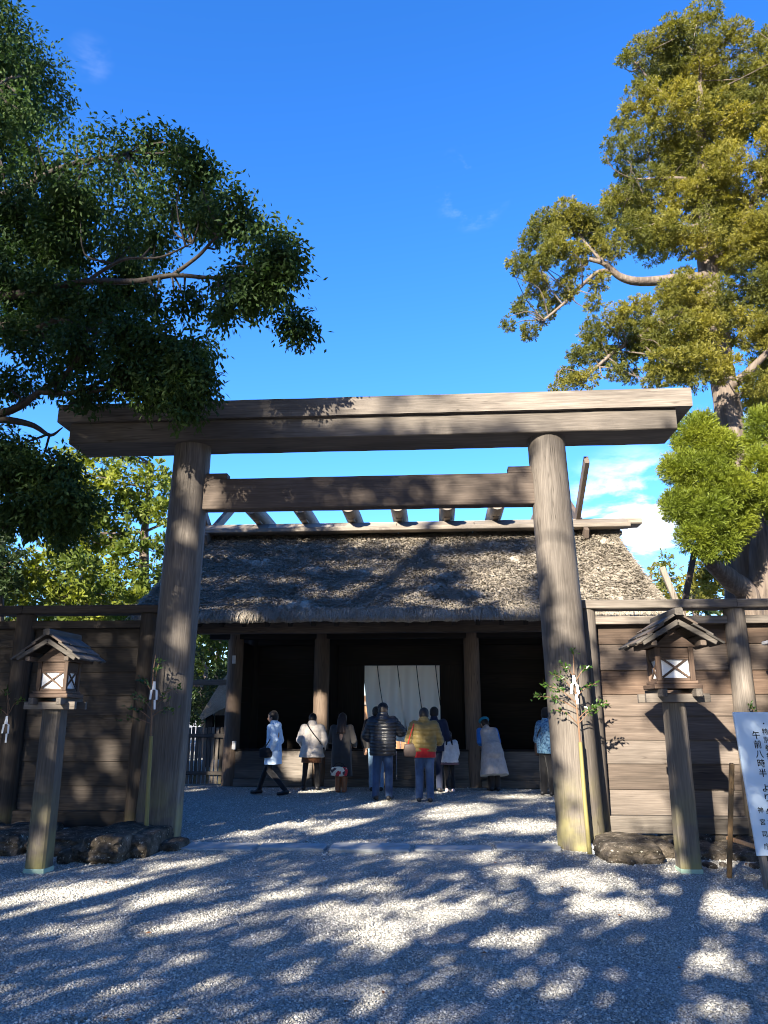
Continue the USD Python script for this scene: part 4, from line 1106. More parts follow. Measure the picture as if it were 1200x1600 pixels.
# ------------------------------------------------------------------ evergreen oak, left
ro = np.random.default_rng(101)
oak = thing('evergreen_oak', 'large dark broadleaf evergreen reaching in from the left over the torii beam', 'tree')
oak_px = [(10, 105, 55, 9.6), (42, 172, 36, 9.4), (-40, 40, 80, 9.6), (-60, 190, 100, 9.6), (0, 215, 55, 9.5),
          (105, 245, 50, 9.2), (160, 228, 42, 9.0), (205, 235, 45, 8.9), (255, 235, 42, 8.8), (300, 268, 42, 8.7), (345, 300, 40, 8.6), (385, 340, 42, 8.5), (420, 380, 44, 8.4), (452, 402, 32, 8.3), (430, 438, 32, 8.3), (385, 462, 30, 8.4), (350, 488, 22, 8.4),
          (60, 280, 55, 9.4), (130, 300, 52, 9.1), (200, 300, 50, 9.0), (268, 318, 42, 8.9), (325, 345, 32, 8.7), (30, 345, 60, 9.5), (100, 370, 52, 9.3), (30, 435, 55, 9.5), (92, 460, 46, 9.2), (150, 480, 36, 9.1), (190, 365, 36, 9.1), (245, 378, 22, 9.0),
          (292, 468, 26, 8.9), (235, 470, 22, 8.9), (345, 440, 20, 8.6), (200, 525, 40, 8.9), (250, 545, 42, 8.8), (292, 562, 36, 8.6), (305, 608, 30, 8.5), (262, 600, 38, 8.7), (205, 585, 42, 8.9), (130, 540, 42, 9.1), (60, 535, 42, 9.4), (20, 505, 42, 9.5),
          (20, 600, 28, 9.3), (140, 615, 28, 9.0), (90, 590, 22, 9.1), (290, 640, 24, 8.5), (318, 590, 16, 8.5), (230, 620, 24, 8.9),
          (30, 735, 48, 8.8), (82, 745, 44, 8.7), (112, 785, 36, 8.6), (62, 800, 44, 8.7), (18, 795, 36, 8.8), (98, 828, 28, 8.6), (5, 715, 45, 8.9), (128, 805, 20, 8.6),
          (-90, 330, 110, 9.8), (-110, 480, 110, 9.8), (-80, 620, 80, 9.6), (-100, 760, 80, 9.3), (-200, 300, 130, 10), (-220, 500, 130, 10), (-180, 120, 120, 10), (-340, 200, 150, 8.5), (-380, 420, 150, 8.5), (-330, 620, 130, 8.5), (-260, 20, 150, 9), (-120, -120, 150, 9.5), (-330, -160, 180, 9), (-480, 60, 170, 8), (-500, 320, 170, 7.5), (-460, 540, 150, 7.5)]
oak_pads = px_pads(oak_px[:-12], 9, ro, 0.0, 0.85, 1.15)
far_pads = px_pads(oak_px[-12:], 9, ro, 0.0, 0.85, 1.15)  # unseen crown beyond the left edge, enlarged to block sky light
back_pads = [(c + np.array([-0.3, 1.5, 0.2]) + ro.normal(0, 0.3, 3), rad * 1.15) for c, rad in oak_pads[:30:2]]
limbs = [limb([(-430, 1500, 9.9), (-400, 1150, 9.9), (-330, 900, 9.9), (-250, 640, 9.8), (-190, 420, 9.8), (-150, 200, 9.8)], 0.34, 0.12, 30, 14, 0.1, 1),
         limb([(-260, 660, 9.8), (-120, 640, 9.6), (0, 655, 9.4), (50, 664, 9.3), (78, 680, 9.25), (98, 668, 9.2)], 0.085, 0.008, seed=2),
         limb([(-200, 480, 9.8), (-60, 470, 9.5), (60, 455, 9.2), (135, 440, 9.0), (210, 440, 8.9), (270, 430, 8.8), (335, 434, 8.6), (400, 425, 8.5)], 0.075, 0.015, seed=3),
         limb([(135, 441, 9.0), (165, 420, 9.0), (200, 404, 8.9), (250, 402, 8.8), (300, 380, 8.7)], 0.03, 0.010, seed=4),
         limb([(270, 430, 8.8), (310, 400, 8.7), (340, 370, 8.6), (390, 345, 8.5)], 0.03, 0.01, seed=5),
         limb([(-220, 560, 9.8), (-60, 520, 9.5), (0, 508, 9.4), (45, 520, 9.3), (90, 500, 9.2), (150, 520, 9.0), (215, 535, 8.9)], 0.08, 0.02, seed=6),
         limb([(-60, 660, 9.5), (20, 640, 9.3), (62, 612, 9.2), (100, 588, 9.1), (135, 540, 9.0), (165, 512, 9.0)], 0.06, 0.018, seed=7),
         limb([(62, 612, 9.2), (105, 615, 9.1), (150, 600, 9.0), (220, 560, 8.9), (285, 560, 8.7)], 0.04, 0.012, seed=8),
         limb([(100, 640, 9.1), (140, 615, 9.0), (180, 600, 8.9), (215, 560, 8.9)], 0.03, 0.012, seed=14),
         limb([(-200, 900, 9.6), (-60, 850, 9.0), (0, 825, 8.9), (40, 800, 8.8), (75, 758, 8.7), (90, 735, 8.7)], 0.06, 0.015, seed=9),
         limb([(-190, 420, 9.8), (-80, 330, 9.6), (20, 300, 9.4), (100, 260, 9.2), (200, 240, 9.0)], 0.08, 0.02, seed=10),
         limb([(-150, 200, 9.8), (-60, 160, 9.6), (20, 120, 9.5)], 0.07, 0.02, seed=11)]
roots = np.vstack([np.array(m.vertices)[::7] for m in limbs[1:]])
limbs += twigs(oak_pads, roots, ro, 0.018, 3)
part(oak, 'trunk', join(limbs), BARK_DARK, smooth=50)
part(oak, 'crown', join([oak_leaves(oak_pads + back_pads, 7600, ro), oak_leaves(far_pads, 500, ro, 0.2, 0.05)]), LEAF_OAK, kind='stuff')

# ------------------------------------------------------------------ great cedar, right
rc = np.random.default_rng(202)
cedar = thing('great_cedar', 'towering old cedar with olive foliage behind the right wall', 'tree')
ced_px = [(1095, 38, 34), (1050, 58, 33), (1140, 66, 33), (1003, 82, 26), (976, 92, 13), (1032, 112, 42), (1090, 110, 46), (1150, 130, 42), (1192, 85, 36), (1003, 158, 34), (1060, 178, 50), (1130, 190, 52), (1192, 180, 42),
          (960, 232, 22), (1000, 225, 38), (1060, 258, 46), (1130, 268, 46), (1192, 290, 42), (978, 270, 16), (962, 310, 22), (1010, 300, 42), (1072, 318, 42), (1132, 345, 42), (1192, 360, 46), (948, 328, 15), (990, 355, 33), (1040, 365, 36), (1092, 370, 40), (1152, 396, 34), (1195, 440, 34),
          (882, 338, 27, 16.5), (850, 352, 24, 16.4), (828, 374, 17, 16.3), (812, 412, 19, 16.3), (870, 388, 22, 16.5), (915, 368, 27, 16.6), (950, 385, 30, 16.7), (898, 418, 18, 16.6), (838, 445, 22, 16.3), (815, 480, 15, 16.3), (795, 508, 11, 16.2), (828, 518, 14, 16.3), (850, 492, 15, 16.4), (936, 440, 17, 16.6), (926, 475, 14, 16.6),
          (1000, 490, 30, 16.4), (962, 492, 22, 16.2), (930, 520, 24, 16.1), (905, 555, 19, 16), (882, 588, 16, 15.9), (897, 600, 16, 15.9), (950, 560, 20, 16.2), (920, 590, 16, 16), (985, 560, 12, 16.2),
          (1060, 462, 40, 16.2), (1110, 462, 36, 16.0), (1050, 522, 42, 16.1), (1100, 520, 42, 15.9), (1150, 512, 40), (1192, 522, 36), (1040, 570, 36, 16.2), (1085, 575, 40, 16), (1128, 575, 28, 16), (1018, 598, 14, 16.2), (1182, 600, 28)]
ced_px += [(905, 345, 24, 16.5), (932, 352, 24, 16.6), (868, 366, 20, 16.4), (855, 402, 19, 16.4), (884, 452, 19, 16.4), (860, 472, 16, 16.4), (900, 398, 20, 16.5), (835, 420, 18, 16.3), (1010, 520, 24, 16.3), (975, 522, 22, 16.2), (930, 546, 20, 16.1), (962, 583, 15, 16.1), (1000, 546, 20, 16.3), (985, 590, 14, 16.2), (870, 610, 12, 15.9)]
ced_px = [(p_[0], p_[1], p_[2] * (0.97 if p_[0] > 950 else 1.0)) + tuple(p_[3:]) for p_ in ced_px]
ced_px += [(1245, 90 + 62 * k, 58) for k in range(9)] + [(1310, 260 + 70 * k, 60) for k in range(5)]
ced_pads = px_pads(ced_px, 17.0, rc, 0.35, 0.9, 1.2)
ced_back = [(c + np.array([0.6, 1.9, 0.3]) + rc.normal(0, 0.4, 3), rad * 1.1) for c, rad in ced_pads[::2] if c[0] > 5.0]
cl_ = [limb([(1168, 1330, 17.3), (1166, 960, 17.3), (1150, 760, 17.4), (1134, 620, 17.4), (1106, 420, 17.4), (1098, 280, 17.3), (1094, 170, 17.2), (1093, 90, 17.2)], 0.50, 0.03, 46, 26, 0.16, 1),
       limb([(1190, 1250, 17.2), (1175, 960, 17.0), (1140, 905, 16.6), (1112, 880, 16.2), (1105, 850, 15.9)], 0.30, 0.11, 20, 16, 0.15, 12),
       limb([(1180, 960, 17.2), (1190, 860, 17.0), (1196, 760, 17.0), (1215, 640, 17.2)], 0.36, 0.14, 20, 14, 0.15, 13),
       limb([(1112, 432, 17.3), (1060, 436, 17.0), (1000, 440, 16.7), (968, 432, 16.6), (945, 412, 16.5), (920, 405, 16.5)], 0.15, 0.05, seed=2),
       limb([(960, 425, 16.6), (935, 425, 16.5), (905, 450, 16.4), (880, 475, 16.3), (850, 500, 16.3)], 0.06, 0.025, seed=3),
       limb([(945, 412, 16.5), (915, 380, 16.5), (890, 345, 16.5)], 0.05, 0.02, seed=4),
       limb([(1112, 470, 17.2), (1060, 490, 16.7), (1010, 520, 16.4), (960, 550, 16.2), (920, 585, 16)], 0.13, 0.025, seed=5),
       limb([(1132, 610, 17.3), (1160, 590, 17), (1190, 560, 16.8), (1230, 520, 16.8)], 0.14, 0.05, seed=6),
       limb([(1106, 420, 17.4), (1130, 400, 17.3), (1160, 350, 17.2), (1190, 280, 17.2)], 0.16, 0.05, seed=7),
       limb([(1100, 300, 17.3), (1070, 280, 17.2), (1020, 280, 17.1), (985, 280, 17)], 0.07, 0.02, seed=8),
       limb([(1096, 200, 17.3), (1060, 170, 17.2), (1020, 130, 17.1), (990, 95, 17)], 0.06, 0.02, seed=9),
       limb([(1100, 350, 17.3), (1070, 355, 17.0), (1020, 350, 16.8)], 0.06, 0.02, seed=10)]
roots = np.vstack([np.array(m.vertices)[::9] for m in [cl_[0]] + cl_[3:]])
roots = roots[roots[:, 2] > 6.5]
cl_ += twigs(ced_pads, roots, rc, 0.018, 2)
part(cedar, 'trunk', join(cl_), BARK, smooth=50)
part(cedar, 'crown', tufts(ced_pads + ced_back, 850, rc, 0.085, 0.011, 12, 0.25, 0.9, 0.44, 2.6), LEAF_CEDAR, kind='stuff')
young_px = [(1085, 682, 36), (1122, 700, 33), (1062, 732, 30), (1100, 742, 46), (1145, 762, 32), (1062, 790, 30), (1105, 800, 46), (1148, 820, 32), (1085, 838, 28), (1125, 846, 30), (1160, 792, 20), (1105, 862, 14), (1100, 660, 18),
            (1190, 662, 26), (1182, 722, 22), (1197, 772, 28), (1178, 692, 16), (1230, 720, 40), (1235, 800, 36)]
yp = px_pads([(x_, y_, r_ * 0.95) for x_, y_, r_ in young_px], 15.4, rc, 0.12, 0.95, 1.0)
part(cedar, 'young_growth', tufts(yp, 1250, rc, 0.115, 0.007, 13, 0.45, 0.7, 0.13, 3.5), LEAF_BRIGHT, label='dense ball of bright yellow-green young cedar growth', kind='stuff')


# ------------------------------------------------------------------ trees beyond
def far_tree(name, label, lst, Y, leafmat, seed, per, blade, width, foot, jitter=0.6, k=7, group=None, thresh=0.42):
    r = np.random.default_rng(seed)
    t = thing(name, label, 'tree', group=group)
    pads = px_pads(lst, Y, r, jitter, 0.8, 1.2)
    top = max(c[2] for c, _ in pads)
    base = at(foot, 1150, Y + 0.6); base[2] = -0.1
    mids = [base, base + [0.1, 0, top * 0.4], base + [-0.1, 0, top * 0.75], base + [0, 0, top * 0.97]]
    lm = [tube(spline(mids, 16), np.linspace(0.28, 0.05, 16), 10, 0.12, seed)]
    spine = spline(mids, 30)[8:]
    lm += twigs(pads, spine, r, 0.05, 1)
    part(t, 'trunk', join(lm), BARK, smooth=50)
    part(t, 'crown', tufts(pads, per, r, blade, width, k, 0.2, 0.75, thresh, 1.4), leafmat, kind='stuff')
    return t


far_tree('cedar_tree', 'yellow-green sunlit cedar seen between the left torii post and the dark oak', [(150, 740, 30), (200, 735, 32), (240, 745, 26), (170, 780, 34), (215, 790, 34), (250, 800, 22), (160, 830, 34), (210, 840, 34), (245, 860, 24), (190, 880, 34), (235, 910, 30), (130, 700, 22), (100, 720, 20), (262, 760, 18), (215, 700, 26), (180, 705, 26), (258, 900, 20), (120, 760, 30), (140, 800, 30), (110, 820, 30), (150, 860, 30), (225, 930, 26), (262, 800, 20), (262, 850, 18), (120, 850, 30)], 23, LEAF_YELLOW, 301, 150, 0.20, 0.036, 205)
far_tree('cedar_tree', 'low bright yellow-green cedar above the left wall beneath the dark oak', [(30, 890, 34), (80, 880, 36), (130, 890, 34), (60, 920, 34), (110, 930, 36), (170, 930, 34), (20, 930, 30), (215, 945, 26), (150, 905, 28), (50, 960, 30), (130, 970, 30), (200, 975, 30), (-40, 900, 50)], 21, LEAF_YELLOW, 302, 170, 0.18, 0.034, 90)
far_tree('cedar_tree', 'grey-green shaded tree at the far left edge above the wall', [(0, 880, 26), (10, 910, 28), (-40, 840, 50), (-40, 760, 50), (20, 860, 20)], 20, LEAF_DEEP, 303, 130, 0.17, 0.03, -30)
far_tree('cedar_tree', 'yellow leaved tree seen through the gap left of the thatched gate', [(315, 1010, 24), (345, 1000, 20), (350, 1035, 18), (320, 1040, 20), (338, 980, 24), (362, 1010, 16), (300, 985, 26), (365, 1045, 14)], 30, LEAF_YELLOW, 304, 110, 0.22, 0.04, 338)
far_tree('cedar_tree', 'dark green tree low in the gap left of the thatched gate', [(310, 1085, 26), (335, 1075, 22), (300, 1110, 24), (330, 1110, 26), (355, 1090, 22), (280, 1060, 28), (300, 1030, 20), (345, 1055, 18), (360, 1120, 20)], 28.5, LEAF_DEEP, 305, 120, 0.2, 0.036, 318)
far_tree('cedar_tree', 'distant layered conifer right of the roof under the white cloud', [(1038, 872, 10), (1030, 888, 13), (1048, 892, 12), (1025, 908, 15), (1050, 912, 16), (1035, 928, 18), (1062, 930, 16), (1015, 930, 14), (1040, 950, 20), (1070, 905, 9), (1072, 945, 16), (1000, 950, 14)], 38, LEAF_CEDAR, 306, 60, 0.26, 0.045, 1040, 0.5)
far_tree('cedar_tree', 'rounded olive tree behind the crossed finials beside the cedar trunk', [(1100, 885, 18), (1118, 880, 18), (1090, 905, 20), (1115, 910, 22), (1130, 895, 20), (1100, 930, 22), (1130, 935, 24), (1150, 905, 24), (1085, 940, 18), (1185, 860, 26), (1190, 900, 26)], 32, LEAF_CEDAR, 307, 110, 0.22, 0.04, 1110, 0.5)
rw = np.random.default_rng(77)
belt = [(-420 + 62 * k, 980 + rw.normal(0, 25), 60) for k in range(13)] + [(-420 + 62 * k, 1080, 60) for k in range(13)]
far_tree('wood_edge', 'dark belt of trees closing the view left of the court', [(x_, y_, r_) for x_, y_, r_ in belt], 34, LEAF_DEEP, 308, 16, 0.5, 0.09, -100, 1.0, thresh=0.2)
belt = [(960 + 60 * k, 985 + rw.normal(0, 12), 50) for k in range(10)] + [(960 + 60 * k, 1070, 55) for k in range(10)]
far_tree('wood_edge', 'dark belt of trees closing the view right of the court', [(x_, y_, r_) for x_, y_, r_ in belt], 44, LEAF_DEEP, 309, 12, 0.5, 0.09, 1250, 1.0, thresh=0.2)

# ================================================================== the grove itself
rg = np.random.default_rng(404)
grove = [  # trunk x, y, radius, first and last reach of the crown along y
    (-3.2, -5.2, 0.22, 2.4), (-8.5, -6.0, 0.26, 2.6), (2.9, -6.5, 0.24, 2.4), (-14.5, -7.5, 0.3, 2.6),
    (-21.5, -14.0, 0.4, 3.4), (-17.2, -13.0, 0.4, 3.4), (-14.0, -14.5, 0.42, 3.2), (-5.2, -15.5, 0.38, 3.0), (2.5, -16.0, 0.36, 3.0), (-28.0, -15.5, 0.4, 3.2), (7.5, -13.0, 0.36, 3.0), (8.5, -6.0, 0.3, 2.6)]
fronts, backs = [0, 1, 2, 3, 11], [4, 5, 6, 7, 8, 9, 10]
N = 620000
cu, cv = rg.uniform(GU0 + 0.1, GU1 - 0.1, N), rg.uniform(GV0 + 0.1, GV1 - 0.1, N)
iu, iv = ((cu - GU0) / GS).astype(int), ((cv - GV0) / GS).astype(int)
thin = np.where((cv > 17.2) | (cu > 4.5), 0.4, np.where((cv < 5.2) & (cu > -7), 0.9, 1.0))
keep = rg.uniform(0, 1, N) < thin * shade[np.minimum(iu, shade.shape[0] - 1), np.minimum(iv, shade.shape[1] - 1)] ** 0.8
cu, cv = cu[keep], cv[keep]
low = cv < 10.0 + 0.9 * (meshkit.noise(np.stack([cu, cu * 0, cu * 0], 1) * 0.7) - 0.5)
owner = np.empty(len(cu), int)
depth = np.empty(len(cu))
for sel, ids in ((low, fronts), (~low, backs)):
    ty = np.array([grove[i][1] for i in ids]); tx = np.array([grove[i][0] for i in ids])
    d_ = np.abs(cu[sel][:, None] + SUN_WAY[0] * ty[None] - tx[None]) + rg.uniform(0, 0.8, (sel.sum(), 1))
    k_ = d_.argmin(1)
    owner[sel] = np.array(ids)[k_]
    depth[sel] = ty[k_] + rg.normal(0, 1, sel.sum()) * np.array([grove[i][3] for i in ids])[k_] * 0.36
depth = np.minimum(depth, -2.3)
pos = np.stack([cu + SUN_WAY[0] * depth, depth, cv + SUN_WAY[2] * depth], 1)
tree_names = ['broad tree over the viewer with leafy boughs', 'leafy tree behind the viewer on the left', 'slender tree behind the viewer on the right', 'far left tree behind the viewer', 'tall grove tree leftmost but one behind the viewer', 'tall grove tree left behind the viewer', 'tallest grove tree straight behind left', 'tall grove tree straight behind the viewer', 'tall grove tree behind right of the viewer', 'tall grove tree leftmost behind the viewer', 'tall grove tree rightmost behind the viewer', 'broad tree close behind the viewer on the far right']
for i, (tx, ty, tr, ex) in enumerate(grove):
    p = pos[(owner == i) & (pos[:, 2] > 2.6)]
    if not len(p):
        continue
    t = thing('grove_tree', tree_names[i], 'tree', group='trees behind the viewer')
    topz = p[:, 2].max()
    trunk = [tube(spline([(tx, ty, -0.1), (tx + 0.1, ty, topz * 0.35), (tx - 0.1, ty + 0.1, topz * 0.7), (tx, ty, topz * 0.96)], 14), np.linspace(tr, 0.05, 14), 10, 0.1, i)]
    for e in p[rg.integers(0, len(p), 26)]:
        a = np.array([tx, ty, max(2.5, e[2] - 0.35 * np.hypot(e[0] - tx, e[1] - ty))])
        trunk.append(tube(spline([a, (a + e) / 2 + [0, 0, 0.15], e], 6), np.linspace(0.035, 0.008, 6), 5))
    part(t, 'trunk', join(trunk), BARK_DARK, smooth=50)
    n = len(p)
    s_ = np.where(p[:, 2] > 24.5, 0.36, 0.16 if i in fronts else 0.21)
    s_ = np.where(p[:, 0] > 5, 0.36, s_)
    part(t, 'crown', leaf_quads(p, rg.normal(size=(n, 3)), rg.normal(size=(n, 3)), s_ * rg.uniform(0.8, 1.4, n), s_ * 0.36 * rg.uniform(0.8, 1.2, n)), LEAF_SHADE, kind='stuff')

# unseen woods added on both sides of the forecourt to cut sky light
def added_side_wood(name, label, x0, x1, y0, y1, top, n, seed, trunks):
    r = np.random.default_rng(seed)
    t = thing(name, label, 'woods')
    x, y = r.uniform(x0, x1, n), r.uniform(y0, y1, n)
    z = 0.6 + (top(x, y) - 0.6) * r.uniform(0, 1, n) ** 0.8
    p = np.stack([x, y, z], 1)
    p = p[meshkit.noise(p * 0.55 + seed) > 0.33]
    n = len(p)
    part(t, 'foliage', leaf_quads(p, r.normal(size=(n, 3)), r.normal(size=(n, 3)), r.uniform(0.3, 0.55, n), r.uniform(0.1, 0.2, n)), LEAF_SHADE, kind='stuff')
    for k in range(trunks):
        tx, ty = r.uniform(x0, x1), r.uniform(y0, y1)
        part(t, 'trunk', tube(spline([(tx, ty, -0.1), (tx + 0.1, ty, 4), (tx, ty + 0.1, float(top(tx, ty)) * 0.9)], 10), np.linspace(0.25, 0.05, 10), 8, 0.1, k), BARK_DARK, smooth=50)


added_side_wood('side_woods', 'unseen dense dark woods added beyond the left edge of the forecourt to cut sky light', -21.5, -15.5, -9.0, 13.0, lambda x, y: 12.6 - 0.52 * y, 30000, 61, 9)
added_side_wood('side_woods', 'unseen dense dark woods added beyond the right edge of the forecourt to cut sky light', 9.5, 15.5, -18.0, 9.0, lambda x, y: 9.0 + 0 * x, 22000, 62, 9)

# ================================================================== people
class Field:
    """A signed distance grid built from round cones, polygonised by surface nets."""

    def __init__(self, lo, hi, h):
        self.lo, self.h = np.array(lo, float), h
        self.n = np.ceil((np.array(hi) - self.lo) / h).astype(int) + 1
        self.D = np.full(self.n, 0.3)

    def _sub(self, a, b, pad):
        i0 = np.maximum(((np.minimum(a, b) - pad - self.lo) / self.h).astype(int), 0)
        i1 = np.minimum(((np.maximum(a, b) + pad - self.lo) / self.h).astype(int) + 2, self.n)
        if (i1 <= i0).any():
            return None, None
        ax = [self.lo[k] + self.h * np.arange(i0[k], i1[k]) for k in range(3)]
        return tuple(slice(i0[k], i1[k]) for k in range(3)), np.stack(np.meshgrid(*ax, indexing='ij'), -1)

    def _merge(self, s, d, k):
        o = self.D[s]
        if k <= 0:
            self.D[s] = np.minimum(o, d)
        else:
            h = np.clip(0.5 + 0.5 * (o - d) / k, 0, 1)
            self.D[s] = o * (1 - h) + d * h - k * h * (1 - h)

    def cone(self, a, b, ra, rb, k=0.03):
        a, b = np.array(a, float), np.array(b, float)
        s, P = self._sub(a, b, max(ra, rb) + k + 4 * self.h)
        if s is None:
            return
        ba = b - a
        t = np.clip(((P - a) @ ba) / max(ba @ ba, 1e-9), 0, 1)
        d = np.linalg.norm(P - a - t[..., None] * ba, axis=-1) - (ra + (rb - ra) * t)
        self._merge(s, d, k)

    def egg(self, c, r, k=0.02, R=None):
        c, r = np.array(c, float), np.array(r, float)
        s, P = self._sub(c, c, max(r) + k + 4 * self.h)
        if s is None:
            return
        q = P - c
        if R is not None:
            q = q @ R
        g = np.linalg.norm(q / r, axis=-1)
        d = (g - 1) * np.minimum.reduce([r[0], r[1], r[2]]) * 0.5 + (g - 1) * r.mean() * 0.5
        self._merge(s, d, k)

    def points(self):
        ax = [self.lo[k] + self.h * np.arange(self.n[k]) for k in range(3)]
        return np.stack(np.meshgrid(*ax, indexing='ij'), -1)

    def mesh(self):
        inside = self.D < 0
        span = []
        for k in range(3):
            hit = np.flatnonzero(inside.any(axis=tuple(j for j in range(3) if j != k)))
            span.append((max(hit[0] - 2, 0), min(hit[-1] + 3, self.n[k])))
        D = self.D[tuple(slice(*q) for q in span)]
        lo = self.lo + self.h * np.array([q[0] for q in span])
        S = D < 0
        nx, ny, nz = D.shape
        offs = [(0, 0, 0), (1, 0, 0), (0, 1, 0), (1, 1, 0), (0, 0, 1), (1, 0, 1), (0, 1, 1), (1, 1, 1)]
        cnt = np.zeros((nx - 1, ny - 1, nz - 1), np.int8)
        for o in offs:
            cnt += S[o[0]:nx - 1 + o[0], o[1]:ny - 1 + o[1], o[2]:nz - 1 + o[2]]
        cell = np.argwhere((cnt > 0) & (cnt < 8))
        idx = np.full(cnt.shape, -1); idx[tuple(cell.T)] = np.arange(len(cell))
        val = [D[tuple((cell + o).T)] for o in offs]
        num = np.zeros(len(cell)); acc = np.zeros((len(cell), 3))
        for a in range(8):
            for b in range(a + 1, 8):
                oa, ob = np.array(offs[a]), np.array(offs[b])
                if np.abs(oa - ob).sum() != 1:
                    continue
                va, vb = val[a], val[b]
                cr = (va < 0) != (vb < 0)
                t = np.where(cr, va / np.where(cr, va - vb, 1), 0)
                num += cr
                acc += cr[:, None] * (oa + t[:, None] * (ob - oa))
        V = lo + self.h * (cell + acc / num[:, None])
        F = []
        for axis in range(3):
            sl0 = [slice(None)] * 3; sl1 = [slice(None)] * 3
            sl0[axis] = slice(0, -1); sl1[axis] = slice(1, None)
            e = np.argwhere(S[tuple(sl0)] != S[tuple(sl1)])
            o1, o2 = [(axis + 1) % 3, (axis + 2) % 3]
            e = e[(e[:, o1] > 0) & (e[:, o2] > 0) & (e[:, o1] < D.shape[o1] - 1) & (e[:, o2] < D.shape[o2] - 1)]
            if not len(e):
                continue
            u1 = np.zeros(3, int); u1[o1] = 1; u2 = np.zeros(3, int); u2[o2] = 1
            q = [idx[tuple((e - d).T)] for d in (0 * u1, u1, u1 + u2, u2)]
            Q = np.stack(q, 1)
            F.append(np.where(S[tuple(e.T)][:, None], Q, Q[:, ::-1]))
        F = np.vstack(F)
        F = F[(F >= 0).all(1)]
        m = trimesh.Trimesh(V, np.vstack([F[:, [0, 1, 2]], F[:, [0, 2, 3]]]), process=False)
        if m.volume < 0:
            m.invert()
        return m


def rx(p, a, pivot):
    """Rotate p about the x axis through the pivot (forward bend)."""
    p = np.asarray(p, float) - pivot
    c, s = math.cos(a), math.sin(a)
    return np.stack([p[..., 0], p[..., 1] * c + p[..., 2] * s, -p[..., 1] * s + p[..., 2] * c], -1) + pivot


